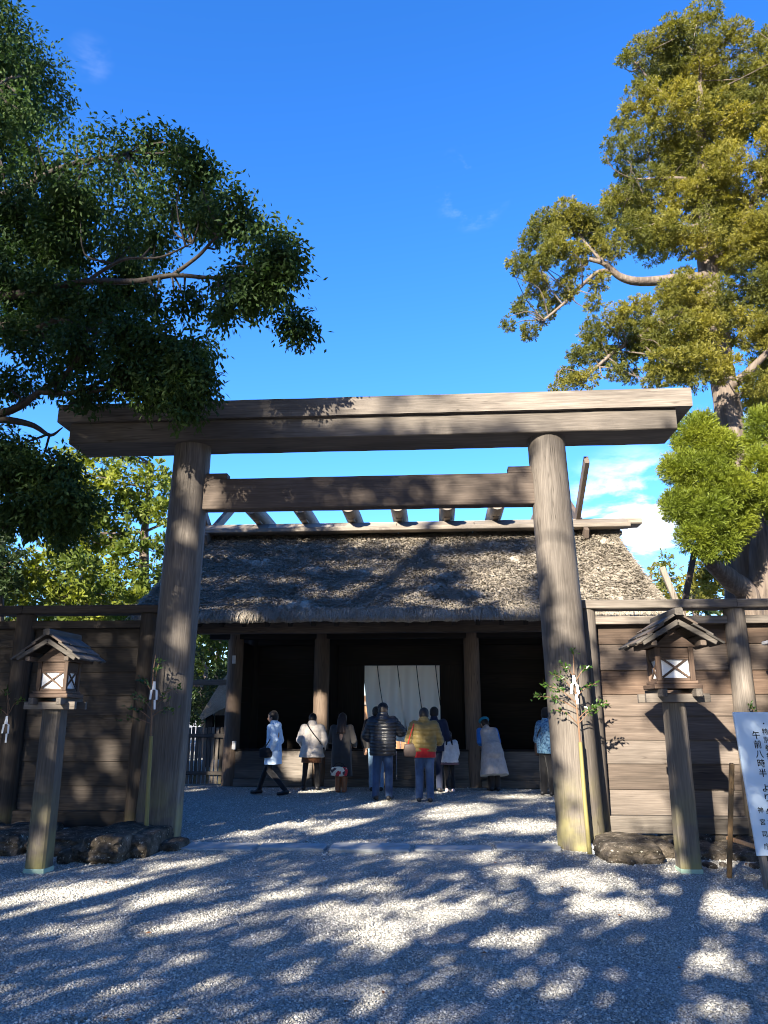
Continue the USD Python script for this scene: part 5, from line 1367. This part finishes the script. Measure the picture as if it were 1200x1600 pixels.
def person(name_label, foot, H, yaw, pose, wear, group=None):
    """A figure facing +y before turning by yaw. pose: joints in units of H. wear: garments with materials."""
    t = thing('person', name_label, 'person', foot, yaw, group)
    bend = math.radians(pose.get('bend', 0)); hip = np.array([0, 0, 0.52])
    J = {'pel': (0, 0, 0.53), 'chest': (0, 0, 0.72), 'neck': (0, -0.005, 0.84), 'head': (0, 0.012, 0.925)}
    for s, n in ((-1, 'l'), (1, 'r')):
        J['sh' + n] = (s * pose.get('shoulder', 0.108), 0, 0.80)
    J = {k: rx(v, bend, hip) for k, v in J.items()}
    hb = math.radians(pose.get('nod', 0))
    J['head'] = rx(J['head'], hb, J['neck'])
    headrot = trimesh.transformations.rotation_matrix(-(bend + hb), [1, 0, 0])[:3, :3] @ trimesh.transformations.rotation_matrix(math.radians(pose.get('turn', 0)), [0, 0, 1])[:3, :3]
    arms = pose.get('arms', (((-0.155, 0.01, 0.63), (-0.14, 0.05, 0.49)), ((0.155, 0.01, 0.63), (0.14, 0.05, 0.49))))
    for n, (el, wr) in zip('lr', arms):
        J['el' + n], J['wr' + n] = rx(el, bend * pose.get('armbend', 1), hip), rx(wr, bend * pose.get('armbend', 1), hip)
    legs = pose.get('legs', (((-0.052, 0.01, 0.285), (-0.055, -0.012, 0.045)), ((0.052, 0.01, 0.285), (0.055, -0.012, 0.045))))
    for n, s, (kn, an) in zip('lr', (-1, 1), legs):
        J['hp' + n] = np.array((s * 0.05, 0, 0.51)); J['kn' + n], J['an' + n] = np.array(kn), np.array(an)
    J = {k: np.asarray(v, float) * H for k, v in J.items()}
    allp = np.array(list(J.values()))
    lo, hi = allp.min(0) - 0.30, allp.max(0) + 0.30
    lo[2] = -0.03

    # the body: one continuous surface
    F = Field(lo, hi, 0.011)
    F.cone(J['pel'], J['chest'], 0.062 * H, 0.066 * H)
    F.cone(J['chest'], J['neck'], 0.06 * H, 0.034 * H)
    F.cone(J['neck'], J['head'] * 0.6 + J['neck'] * 0.4, 0.036 * H, 0.034 * H)
    for n in 'lr':
        F.cone(J['chest'] * 0.4 + J['sh' + n] * 0.6, J['sh' + n], 0.035 * H, 0.030 * H)
        F.cone(J['sh' + n], J['el' + n], 0.029 * H, 0.022 * H)
        F.cone(J['el' + n], J['wr' + n], 0.023 * H, 0.017 * H, 0.01)
        F.cone(J['hp' + n], J['kn' + n], 0.045 * H, 0.030 * H)
        F.cone(J['kn' + n], J['an' + n], 0.031 * H, 0.022 * H, 0.01)
        F.cone(J['an' + n], J['an' + n] + np.array([0, 0.08, -0.02]) * H, 0.02 * H, 0.016 * H, 0.01)
    hr = 0.062 * H
    head = J['head']
    F.egg(head + headrot @ [0, 0.004 * H, 0.012 * H], np.array([0.047, 0.058, 0.062]) * H, 0.02, headrot)
    F.egg(head + headrot @ np.array([0, 0.018, -0.034]) * H, np.array([0.034, 0.036, 0.034]) * H, 0.02, headrot)
    F.cone(head + headrot @ np.array([0, 0.056, 0.004]) * H, head + headrot @ np.array([0, 0.067, -0.012]) * H, 0.007 * H, 0.010 * H, 0.012)
    F.cone(head + headrot @ np.array([-0.011, 0.054, -0.033]) * H, head + headrot @ np.array([0.011, 0.054, -0.033]) * H, 0.006 * H, 0.006 * H, 0.008)
    F.cone(head + headrot @ np.array([-0.022, 0.050, 0.014]) * H, head + headrot @ np.array([0.022, 0.050, 0.014]) * H, 0.008 * H, 0.008 * H, 0.01)
    for s in (-1, 1):
        F.egg(head + headrot @ np.array([s * 0.049, -0.002, -0.006]) * H, np.array([0.007, 0.012, 0.019]) * H, 0.006, headrot)
    # hands: a palm, four fingers and a thumb
    for n, s in (('l', -1), ('r', 1)):
        w = J['wr' + n]; fd = unit(w - J['el' + n])
        side = unit(np.cross(fd, [0, 1, 0.25])); nrm = np.cross(side, fd)
        F.cone(w, w + fd * 0.035 * H, 0.017 * H, 0.019 * H, 0.012)
        F.cone(w + fd * 0.02 * H - side * 0.012 * H, w + fd * 0.045 * H - side * 0.014 * H, 0.013 * H, 0.012 * H, 0.01)
        F.cone(w + fd * 0.02 * H + side * 0.012 * H, w + fd * 0.045 * H + side * 0.014 * H, 0.013 * H, 0.012 * H, 0.01)
        for q_ in range(4):
            b = w + fd * 0.05 * H + side * (q_ - 1.5) * 0.0115 * H
            L = (0.034, 0.040, 0.037, 0.028)[q_] * H
            e = b + fd * L * 0.55 + nrm * 0.004 * H
            F.cone(b, e, 0.0062 * H, 0.0056 * H, 0.004)
            F.cone(e, e + fd * L * 0.4 + nrm * 0.012 * H, 0.0056 * H, 0.0048 * H, 0.003)
        b = w + fd * 0.02 * H + side * s * -0.016 * H
        F.cone(b, b + (fd * 0.03 + nrm * 0.016 - side * s * 0.012) * H, 0.008 * H, 0.006 * H, 0.006)
    part(t, 'body', F.mesh(), wear.get('skin', SKIN), smooth=True)

    def cloth(name, mat_, build, cut=None, h=0.012, fold=0.006, seed=0, label=None, quilt=None):
        F = Field(lo, hi, h)
        build(F)
        P = F.points()
        near_ = np.abs(F.D) < 0.08
        if fold:
            Q = P[near_]
            F.D[near_] -= (meshkit.fbm(Q * np.array([13, 13, 5.5]) + seed, 3, seed) - 0.5) * 2 * fold
        if quilt:
            amp, lam = quilt
            Q = P[near_]
            ph = Q[:, 2] / lam + 0.35 * np.sin(Q[:, 0] * 6 + seed) * 0.5
            F.D[near_] -= amp * np.abs(np.sin(math.pi * ph)) ** 0.6
        if cut:
            F.D = np.maximum(F.D, cut(P))
        return part(t, name, F.mesh(), mat_, smooth=True, label=label)

    # trousers
    if 'trousers' in wear:
        m_, wide = wear['trousers']
        def b(F):
            F.cone(J['pel'] + [0, 0, 0.02], J['pel'] - [0, 0, 0.02], 0.083 * H, 0.085 * H)
            for n in 'lr':
                F.cone(J['hp' + n], J['kn' + n], 0.058 * H * wide, 0.043 * H * wide, 0.03)
                F.cone(J['kn' + n], J['an' + n] + [0, 0, 0.0], 0.043 * H * wide, 0.036 * H * wide, 0.012)
        cloth('trousers', m_, b, lambda P: 0.028 * H - P[..., 2], fold=0.009, seed=3)
    sh_m = wear.get('shoes', SHOE_BLACK)
    for n in 'lr':
        def b(F, n=n):
            a = J['an' + n]
            fwd = np.array([pose.get('toe', 0.0) * (1 if n == 'r' else -1), 1, 0]) if not pose.get('feet') else np.array(pose['feet'])
            fwd = unit(fwd)
            zz = max(a[2] - 0.018 * H, 0.02 * H)
            heel = np.array([a[0], a[1], zz]) - fwd * 0.022 * H; toe = np.array([a[0], a[1], min(zz, 0.021 * H) if a[2] < 0.07 * H else zz - 0.03 * H]) + fwd * 0.095 * H
            F.cone(heel, toe, 0.028 * H, 0.022 * H, 0.01)
            F.cone(a, heel * 0.5 + toe * 0.5, 0.028 * H, 0.026 * H, 0.01)
            if 'boots' in wear:
                F.cone(a, a + (J['kn' + n] - a) * 0.62, 0.036 * H, 0.042 * H, 0.01)
        cloth('boot' if 'boots' in wear else 'shoe', sh_m, b, lambda P: 0.002 - P[..., 2], 0.009, 0.002)
        if wear.get('soles'):
            a = J['an' + n]
            if a[2] < 0.08 * H:
                part(t, 'sole', moved(rock(-0.036, 0.036, -0.06, 0.19, 0.0, 0.022, 5, 0.3, 0.02, 2), (a[0], a[1], 0)), wear['soles'], smooth=40)

    # upper garments
    for g in wear['upper']:
        z_hem, flare, puff = g['hem'] * H, g.get('flare', 0.0), g.get('puff', 1.0)
        def b(F, g=g, puff=puff, flare=flare, z_hem=z_hem):
            up = rx(np.array([[-0.058, -0.004, 0.765], [0.058, -0.004, 0.765], [-0.05, -0.004, 0.60], [0.05, -0.004, 0.60]]), bend, hip) * H
            F.cone(up[0], up[2], 0.070 * H * puff, 0.070 * H * puff, 0.03)
            F.cone(up[1], up[3], 0.070 * H * puff, 0.070 * H * puff, 0.03)
            F.cone(up[0], up[1], 0.066 * H * puff, 0.066 * H * puff, 0.03)
            top = rx(np.array([0, -0.004, 0.62]), bend, hip) * H
            if z_hem < 0.50 * H:
                for s in (-1, 1):
                    F.cone(J['pel'] + np.array([s * 0.036, -0.006, 0.03]) * H, J['pel'] + np.array([s * 0.038, -0.006, -0.05]) * H, 0.080 * H * puff, (0.078 + flare * 0.5) * H * puff, 0.03)
            drop = np.array(g.get('drop', (0, 0, 0)), float) * H
            for s in (-1, 1):
                F.cone(top + np.array([s * 0.045 * H, 0, 0]), np.array([s * (0.045 + flare * 0.4) * H, 0, z_hem - 0.05]) + drop, 0.074 * H * puff, (0.072 + flare) * H * puff, 0.03)
            if not g.get('sleeveless'):
                for n in 'lr':
                    F.cone(J['sh' + n], J['el' + n], 0.050 * H * puff, 0.043 * H * puff, 0.022)
                    F.cone(J['el' + n], J['wr' + n] * 0.92 + J['el' + n] * 0.08, 0.043 * H * puff, 0.034 * H * puff, 0.016)
            if g.get('collar'):
                F.cone(J['neck'] - (J['neck'] - J['chest']) * 0.18, J['neck'] + (J['head'] - J['neck']) * 0.22, 0.052 * H, 0.046 * H * g['collar'], 0.02)
            if g.get('hood'):
                c = J['neck'] + np.array([0, -0.045, -0.012]) * H
                F.egg(c, np.array([0.068, 0.042, 0.045]) * H, 0.025)
        cloth(g['name'], g['mat'], b, lambda P, z=z_hem, tilt=g.get('tilt', 0.0): z + tilt * P[..., 1] - P[..., 2], fold=g.get('fold', 0.007), seed=g.get('seed', 1), quilt=g.get('quilt'), label=g.get('label'))
    # hair and hats
    if 'hair' in wear:
        m_, kind = wear['hair']
        hp_ = lambda *v: head + headrot @ np.array(v) * H
        def b(F):
            F.egg(hp_(0, -0.008, 0.02), np.array([0.055, 0.062, 0.063]) * H, 0.01, headrot)
            if kind in ('bob', 'long', 'short'):
                F.egg(hp_(0, -0.026, -0.012), np.array([0.052, 0.042, 0.045]) * H, 0.015, headrot)
            if kind == 'long':
                for s in (-0.03, 0, 0.03):
                    F.cone(hp_(s, -0.04, -0.01), hp_(s * 1.5, -0.052, -0.19), 0.03 * H, 0.022 * H, 0.015)
            if kind == 'tails':
                for s in (-1, 1):
                    F.cone(hp_(s * 0.03, -0.045, -0.03), hp_(s * 0.05, -0.095, -0.17), 0.024 * H, 0.013 * H, 0.012)
        # keep the face clear
        def face_clear(P):
            q = (P - head) @ headrot / H
            return np.minimum.reduce([q[..., 1] - 0.018, 0.028 - q[..., 2], 0 * q[..., 0] + 1]) * H
        cloth('hair', m_, b, face_clear, 0.010, 0.006, 7)
    if 'hat' in wear:
        m_, kind = wear['hat']
        def b(F):
            hp_ = lambda *v: head + headrot @ np.array(v) * H
            if kind == 'beret':
                F.egg(hp_(0, -0.008, 0.052), np.array([0.075, 0.075, 0.034]) * H, 0.01, headrot)
            else:
                F.egg(hp_(0, -0.002, 0.035), np.array([0.058, 0.066, 0.055]) * H, 0.01, headrot)
            if kind == 'cap':
                F.cone(hp_(0, 0.05, 0.032), hp_(0, 0.10, 0.024), 0.035 * H, 0.028 * H, 0.01)
        def keep(P):
            q = (P - head) @ headrot / H
            return (0.010 - q[..., 2]) * H if kind != 'cap' else np.maximum(0.018 - q[..., 2], np.where(q[..., 1] > 0.06, q[..., 2] - 0.045, -1)) * H
        cloth('hat', m_, b, keep, 0.009, 0.003)
    if 'mask' in wear:
        def b(F):
            F.egg(head + headrot @ np.array([0, 0.030, -0.026]) * H, np.array([0.041, 0.044, 0.034]) * H, 0.01, headrot)
        def keep(P):
            q = (P - head) @ headrot / H
            return np.maximum(0.012 - q[..., 1], q[..., 2] + 0.004) * H
        cloth('face_mask', PAPER, b, keep, 0.008, 0)
        for s in (-1, 1):
            a = [head + headrot @ np.array(v) * H for v in ((s * 0.024, 0.068, 0.012), (s * 0.045, 0.05, 0.012), (s * 0.053, 0.0, 0.006))]
            part(t, 'spectacle_arm', tube(a, 0.003, 5), INK)
    return t, J, headrot


SKIN = plain('skin', (0.42, 0.25, 0.17), 0.5, 0.08)
SHOE_BLACK = plain('black_leather', (0.012, 0.012, 0.014), 0.5, 0.2)
C = lambda n, c, r=0.85, v=0.15, s=20.0, b=0.0, sheen=0.15: plain(n, c, r, v, s, b, sheen, 0.25)
M_HAIR = C('dark_hair', (0.012, 0.009, 0.008), 0.5, 0.4, 60)
M_HAIR2 = C('brown_black_hair', (0.03, 0.017, 0.012), 0.5, 0.4, 60)
M_LIGHTBLUE = C('light_blue_coat', (0.52, 0.66, 0.82))
M_BLACK = C('black_cloth', (0.010, 0.010, 0.012))
M_NAVY = C('navy_cloth', (0.012, 0.018, 0.042))
M_PUFF = plain('black_puffer', (0.012, 0.014, 0.020), 0.42, 0.2, 30, 0, 0, 0.5)
M_DENIM = C('blue_denim', (0.022, 0.05, 0.12), 0.9, 0.35, 8)
M_DENIM_L = C('pale_denim', (0.15, 0.24, 0.36), 0.9, 0.3, 8)
M_BEIGE = C('beige_puffer', (0.50, 0.46, 0.43), 0.7)
M_RUST = C('rust_skirt', (0.13, 0.055, 0.025))
M_OLIVE = C('olive_puffer', (0.13, 0.095, 0.030), 0.6)
M_MUSTARD = C('mustard_sleeve', (0.42, 0.25, 0.05), 0.6)
M_RED = C('red_knit', (0.26, 0.008, 0.012))
M_CREAM = C('cream_jacket', (0.56, 0.55, 0.54))
M_PINK = C('pale_pink_shoe', (0.75, 0.55, 0.56))
M_GREYC = C('grey_coat', (0.33, 0.315, 0.31))
M_TEAL = C('teal_knit', (0.01, 0.17, 0.27))
M_ROYAL = C('royal_blue_knit', (0.02, 0.13, 0.42))
M_PATTERN = mat('blue_patterned_jacket', {'tc': ('texture_coordinate', {}), 'n': ('noise_texture', {'scale': 26.0, 'detail': 3.0}), 'r': ('rgb_ramp', {'ramp': [(0.35, (0.03, 0.08, 0.17)), (0.5, (0.13, 0.28, 0.42)), (0.65, (0.24, 0.40, 0.52))]}), 'p': ('principled_bsdf', {'roughness': 0.8})},
                [('tc.object', 'n.vector'), ('n.fac', 'r.fac'), ('r.color', 'p.base_color')], 'p.BSDF')
M_FLORAL = mat('floral_bag', {'tc': ('texture_coordinate', {}), 'n': ('voronoi_texture', {'scale': 17.0}), 'sc': ('separate_color', {}), 'r': ('rgb_ramp', {'ramp': [(0.0, (0.75, 0.68, 0.55)), (0.45, (0.75, 0.70, 0.6)), (0.5, (0.55, 0.02, 0.03)), (0.68, (0.55, 0.03, 0.03)), (0.72, (0.05, 0.03, 0.04)), (1.0, (0.8, 0.75, 0.65))], 'interpolate': False}), 'p': ('principled_bsdf', {'roughness': 0.6})},
               [('tc.object', 'n.vector'), ('n.color', 'sc.color'), ('sc.r', 'r.fac'), ('r.color', 'p.base_color')], 'p.BSDF')
M_LEATHER = plain('dark_brown_leather', (0.035, 0.022, 0.019), 0.65, 0.2)
M_BROWNBOOT = plain('brown_boot_leather', (0.22, 0.075, 0.03), 0.35, 0.2)
M_REDSTRAP = plain('red_strap', (0.32, 0.02, 0.015), 0.5, 0.1)


def stand(x, y):
    p = on_ground(x, y)
    return p * [1, 1, 0]


def height(x, ytop, p):
    return at(x, ytop, p[1])[2]


def turned(p, yaw, q):
    """Body coordinates (metres) to the world."""
    c, s = math.cos(math.radians(yaw)), math.sin(math.radians(yaw))
    return np.array([p[0] + q[0] * c - q[1] * s, p[1] + q[0] * s + q[1] * c, q[2]])


def bag(name, label, cat, p, yaw, centre, size, mat_, strap, strap_mat, seed=0):
    c = turned(p, yaw, centre)
    t = thing(name, label, cat, c, yaw)
    part(t, 'pouch', rock(-size[0] / 2, size[0] / 2, -size[1] / 2, size[1] / 2, -size[2] / 2, size[2] / 2, seed, 0.6, 0.07, 3), mat_, smooth=50)
    pts_ = np.array(strap, float) - np.array(centre)
    part(t, 'strap', tube(spline(pts_, 24), 0.011, 6), strap_mat, smooth=40)
    return t


walk_p = (on_ground(398, 1241) + on_ground(452, 1243)) / 2 * [1, 1, 0]
walk_pose = {'legs': (((-0.05, 0.02, 0.285), (-0.05, -0.20, 0.06)), ((0.05, 0.115, 0.29), (0.05, 0.20, 0.05))), 'arms': (((-0.135, -0.08, 0.65), (-0.11, -0.02, 0.53)), ((0.14, -0.03, 0.64), (0.12, 0.06, 0.52))), 'nod': 6}
Hw = 1.60
person('person in a light blue coat and black trousers walking to the left', walk_p, Hw, 78, walk_pose,
       {'trousers': (M_BLACK, 0.82), 'upper': [{'name': 'coat', 'mat': M_LIGHTBLUE, 'hem': 0.36, 'flare': 0.022, 'puff': 0.98, 'collar': 1.1, 'fold': 0.010, 'hood': True}], 'hair': (M_HAIR, 'bob'), 'soles': None})
bag('shoulder_bag', 'black shoulder bag worn by the walker in the light blue coat', 'bag', walk_p, 78, (-0.20, 0.07, 0.80), (0.10, 0.28, 0.20), M_BLACK, [(-0.21, 0.12, 0.86), (-0.19, 0.0, 1.05), (-0.155, -0.06, 1.25), (-0.05, -0.05, 1.335), (0.08, 0.0, 1.33), (0.12, 0.10, 1.2), (0.02, 0.15, 1.0), (-0.15, 0.16, 0.88)], M_BLACK, 3)

pb = stand(486, 1234)
person('person in a beige knee length puffer coat over a rust skirt facing the gate', pb, 1.56, 4, {'legs': (((-0.085, 0.0, 0.285), (-0.10, -0.012, 0.045)), ((0.075, 0.0, 0.285), (0.085, -0.012, 0.045))), 'arms': (((-0.165, 0.0, 0.65), (-0.13, 0.12, 0.57)), ((0.165, 0.0, 0.65), (0.14, 0.06, 0.52))), 'nod': 14},
       {'trousers': (M_BLACK, 0.85), 'upper': [{'name': 'skirt', 'mat': M_RUST, 'hem': 0.35, 'flare': 0.022, 'puff': 0.98, 'sleeveless': True}, {'name': 'coat', 'mat': M_BEIGE, 'hem': 0.42, 'flare': 0.035, 'puff': 1.12, 'collar': 1.25, 'quilt': (0.009, 0.15), 'fold': 0.006}], 'hair': (M_HAIR, 'short')})
bag('crossbody_strap_bag', 'thin dark crossbody strap and small purse on the beige puffer coat', 'bag', pb, 4, (0.24, 0.06, 0.78), (0.07, 0.2, 0.16), M_BLACK, [(0.22, 0.0, 0.86), (0.17, -0.145, 0.98), (0.02, -0.165, 1.16), (-0.09, -0.13, 1.31), (-0.10, 0.0, 1.345), (-0.04, 0.15, 1.2), (0.18, 0.17, 0.95), (0.25, 0.08, 0.86)], M_BLACK, 4)

pd = stand(533, 1238)
person('person with long dark hair in a long charcoal coat and brown boots', pd, 1.57, -4, {'legs': (((-0.04, 0.0, 0.285), (-0.042, -0.012, 0.045)), ((0.04, 0.0, 0.285), (0.042, -0.012, 0.045))), 'arms': (((-0.15, 0.03, 0.64), (-0.08, 0.15, 0.62)), ((0.155, 0.03, 0.64), (0.15, 0.13, 0.58))), 'nod': 18},
       {'trousers': (M_BLACK, 0.8), 'boots': True, 'shoes': M_BROWNBOOT, 'upper': [{'name': 'coat', 'mat': C('charcoal_coat', (0.035, 0.033, 0.034)), 'hem': 0.20, 'flare': 0.022, 'puff': 1.0, 'collar': 1.0, 'fold': 0.010}], 'hair': (M_HAIR2, 'long')})
bag('patterned_bag', 'cream red and black patterned bag held low behind the charcoal coat', 'bag', pd, -4, (0.0, -0.235, 0.42), (0.36, 0.09, 0.19), M_FLORAL, [(-0.12, -0.235, 0.5), (-0.08, -0.24, 0.56), (0.0, -0.24, 0.58), (0.08, -0.24, 0.56), (0.12, -0.235, 0.5)], M_BLACK, 5)

pj = stand(588, 1236)
person('person in pale jeans half hidden behind the black puffer jacket', pj, 1.70, 5, {'nod': 12}, {'trousers': (M_DENIM_L, 1.0), 'soles': PAPER, 'shoes': SHOE_BLACK, 'upper': [{'name': 'jacket', 'mat': M_BLACK, 'hem': 0.50, 'puff': 1.0, 'collar': 1.0}], 'hair': (M_HAIR, 'short')})
pk = stand(598, 1250)
person('tall person in a black quilted puffer jacket and blue jeans with dark knit cap', pk, 1.74, 0, {'legs': (((-0.066, 0.01, 0.285), (-0.075, -0.012, 0.045)), ((0.062, 0.01, 0.285), (0.07, -0.012, 0.045))), 'arms': (((-0.175, 0.02, 0.66), (-0.10, 0.13, 0.60)), ((0.195, 0.05, 0.70), (0.10, 0.17, 0.74))), 'nod': 8, 'toe': 0.25},
       {'trousers': (M_DENIM, 1.05), 'soles': PAPER, 'upper': [{'name': 'jacket', 'mat': M_PUFF, 'hem': 0.455, 'puff': 1.22, 'flare': 0.0, 'collar': 1.35, 'hood': True, 'quilt': (0.014, 0.062), 'fold': 0.006}], 'hair': (M_HAIR, 'short'), 'hat': (M_BLACK, 'knit')})
po = stand(664, 1253)
pn = stand(680, 1237)
person('person in dark navy jacket half hidden behind the olive puffer jacket', pn, 1.69, -3, {'nod': 12}, {'trousers': (M_NAVY, 1.0), 'soles': PAPER, 'upper': [{'name': 'jacket', 'mat': M_NAVY, 'hem': 0.47, 'puff': 1.12, 'collar': 1.0}], 'hair': (M_HAIR, 'short')})
_, Jo, _ = person('person in an olive puffer jacket red jumper and blue jeans with dark hood of hair', po, 1.66, 0, {'legs': (((-0.056, 0.01, 0.285), (-0.062, -0.012, 0.045)), ((0.056, 0.01, 0.285), (0.06, -0.012, 0.045))), 'arms': (((-0.165, 0.05, 0.65), (-0.10, 0.17, 0.64)), ((0.165, 0.04, 0.64), (0.10, 0.17, 0.62))), 'nod': 14},
       {'trousers': (M_DENIM, 1.08), 'upper': [{'name': 'jumper', 'mat': M_RED, 'hem': 0.465, 'puff': 1.02, 'flare': 0.008}, {'name': 'jacket', 'mat': M_OLIVE, 'hem': 0.525, 'puff': 1.13, 'collar': 1.2, 'quilt': (0.012, 0.078), 'fold': 0.006}], 'hair': (M_HAIR, 'bob')})
bag('tote_bag', 'dark brown leather tote with red straps on the shoulder of the olive jacket', 'bag', po, 0, (-0.245, -0.075, 0.90), (0.27, 0.11, 0.25), M_LEATHER, [(-0.30, -0.08, 0.99), (-0.26, -0.125, 1.14), (-0.205, -0.135, 1.30), (-0.17, -0.02, 1.41), (-0.16, 0.1, 1.33), (-0.21, 0.05, 1.12), (-0.22, -0.05, 1.0)], M_REDSTRAP, 6)
pg = stand(703, 1237)
person('small girl in a cream jacket with dark pigtails and pink shoes', pg, 1.20, 3, {'shoulder': 0.10, 'arms': (((-0.135, 0.03, 0.64), (-0.08, 0.14, 0.62)), ((0.14, 0.02, 0.63), (0.12, 0.08, 0.52))), 'nod': 14, 'legs': (((-0.05, 0.0, 0.285), (-0.055, -0.012, 0.045)), ((0.05, 0.0, 0.285), (0.055, -0.012, 0.045)))},
       {'trousers': (M_BLACK, 0.85), 'shoes': M_PINK, 'upper': [{'name': 'skirt', 'mat': M_FLORAL if False else C('dark_frill_skirt', (0.09, 0.06, 0.08)), 'hem': 0.44, 'flare': 0.05, 'puff': 1.0, 'sleeveless': True}, {'name': 'jacket', 'mat': M_CREAM, 'hem': 0.475, 'flare': 0.035, 'puff': 1.1, 'fold': 0.010}], 'hair': (M_HAIR, 'tails')})
pw = stand(772, 1236)
person('person in a long grey coat and teal knit cap bowing towards the gate', pw, 1.58, 20, {'bend': 34, 'nod': 4, 'armbend': 0.9, 'legs': (((-0.04, 0.0, 0.285), (-0.045, -0.012, 0.045)), ((0.04, 0.0, 0.285), (0.045, -0.012, 0.045))), 'arms': (((-0.13, 0.05, 0.66), (-0.06, 0.16, 0.62)), ((0.13, 0.05, 0.66), (0.06, 0.16, 0.62)))},
       {'trousers': (M_BLACK, 1.1), 'upper': [{'name': 'jumper', 'mat': M_ROYAL, 'hem': 0.56, 'puff': 0.95}, {'name': 'coat', 'mat': M_GREYC, 'hem': 0.185, 'flare': 0.055, 'puff': 1.06, 'sleeveless': True, 'fold': 0.014, 'drop': (0, -0.05, 0), 'tilt': -0.25, 'collar': 0.9}], 'hair': (M_HAIR, 'short'), 'hat': (M_TEAL, 'beret')})
pm = stand(858, 1243)
person('person in blue patterned jacket and white face mask beside the right torii post', pm, 1.66, -62, {'legs': (((-0.05, -0.02, 0.285), (-0.055, -0.03, 0.045)), ((0.052, 0.02, 0.285), (0.055, 0.02, 0.045))), 'arms': (((-0.155, -0.02, 0.63), (-0.13, 0.04, 0.47)), ((0.155, 0.01, 0.63), (0.12, 0.1, 0.52))), 'nod': 8},
       {'trousers': (M_BLACK, 1.15), 'soles': METAL, 'upper': [{'name': 'jacket', 'mat': M_PATTERN, 'hem': 0.475, 'puff': 1.12, 'collar': 1.0, 'fold': 0.010}], 'hair': (M_HAIR, 'short'), 'hat': (C('brown_cap', (0.035, 0.024, 0.018)), 'cap'), 'mask': True})
bag('brown_shoulder_bag', 'brown shoulder bag worn across the blue patterned jacket', 'bag', pm, -62, (-0.20, -0.02, 0.86), (0.09, 0.24, 0.27), M_LEATHER, [(-0.20, 0.05, 0.96), (-0.13, 0.14, 1.10), (0.02, 0.15, 1.28), (0.10, 0.06, 1.40), (0.09, -0.08, 1.37), (-0.05, -0.15, 1.18), (-0.18, -0.10, 0.97)], M_LEATHER, 7)
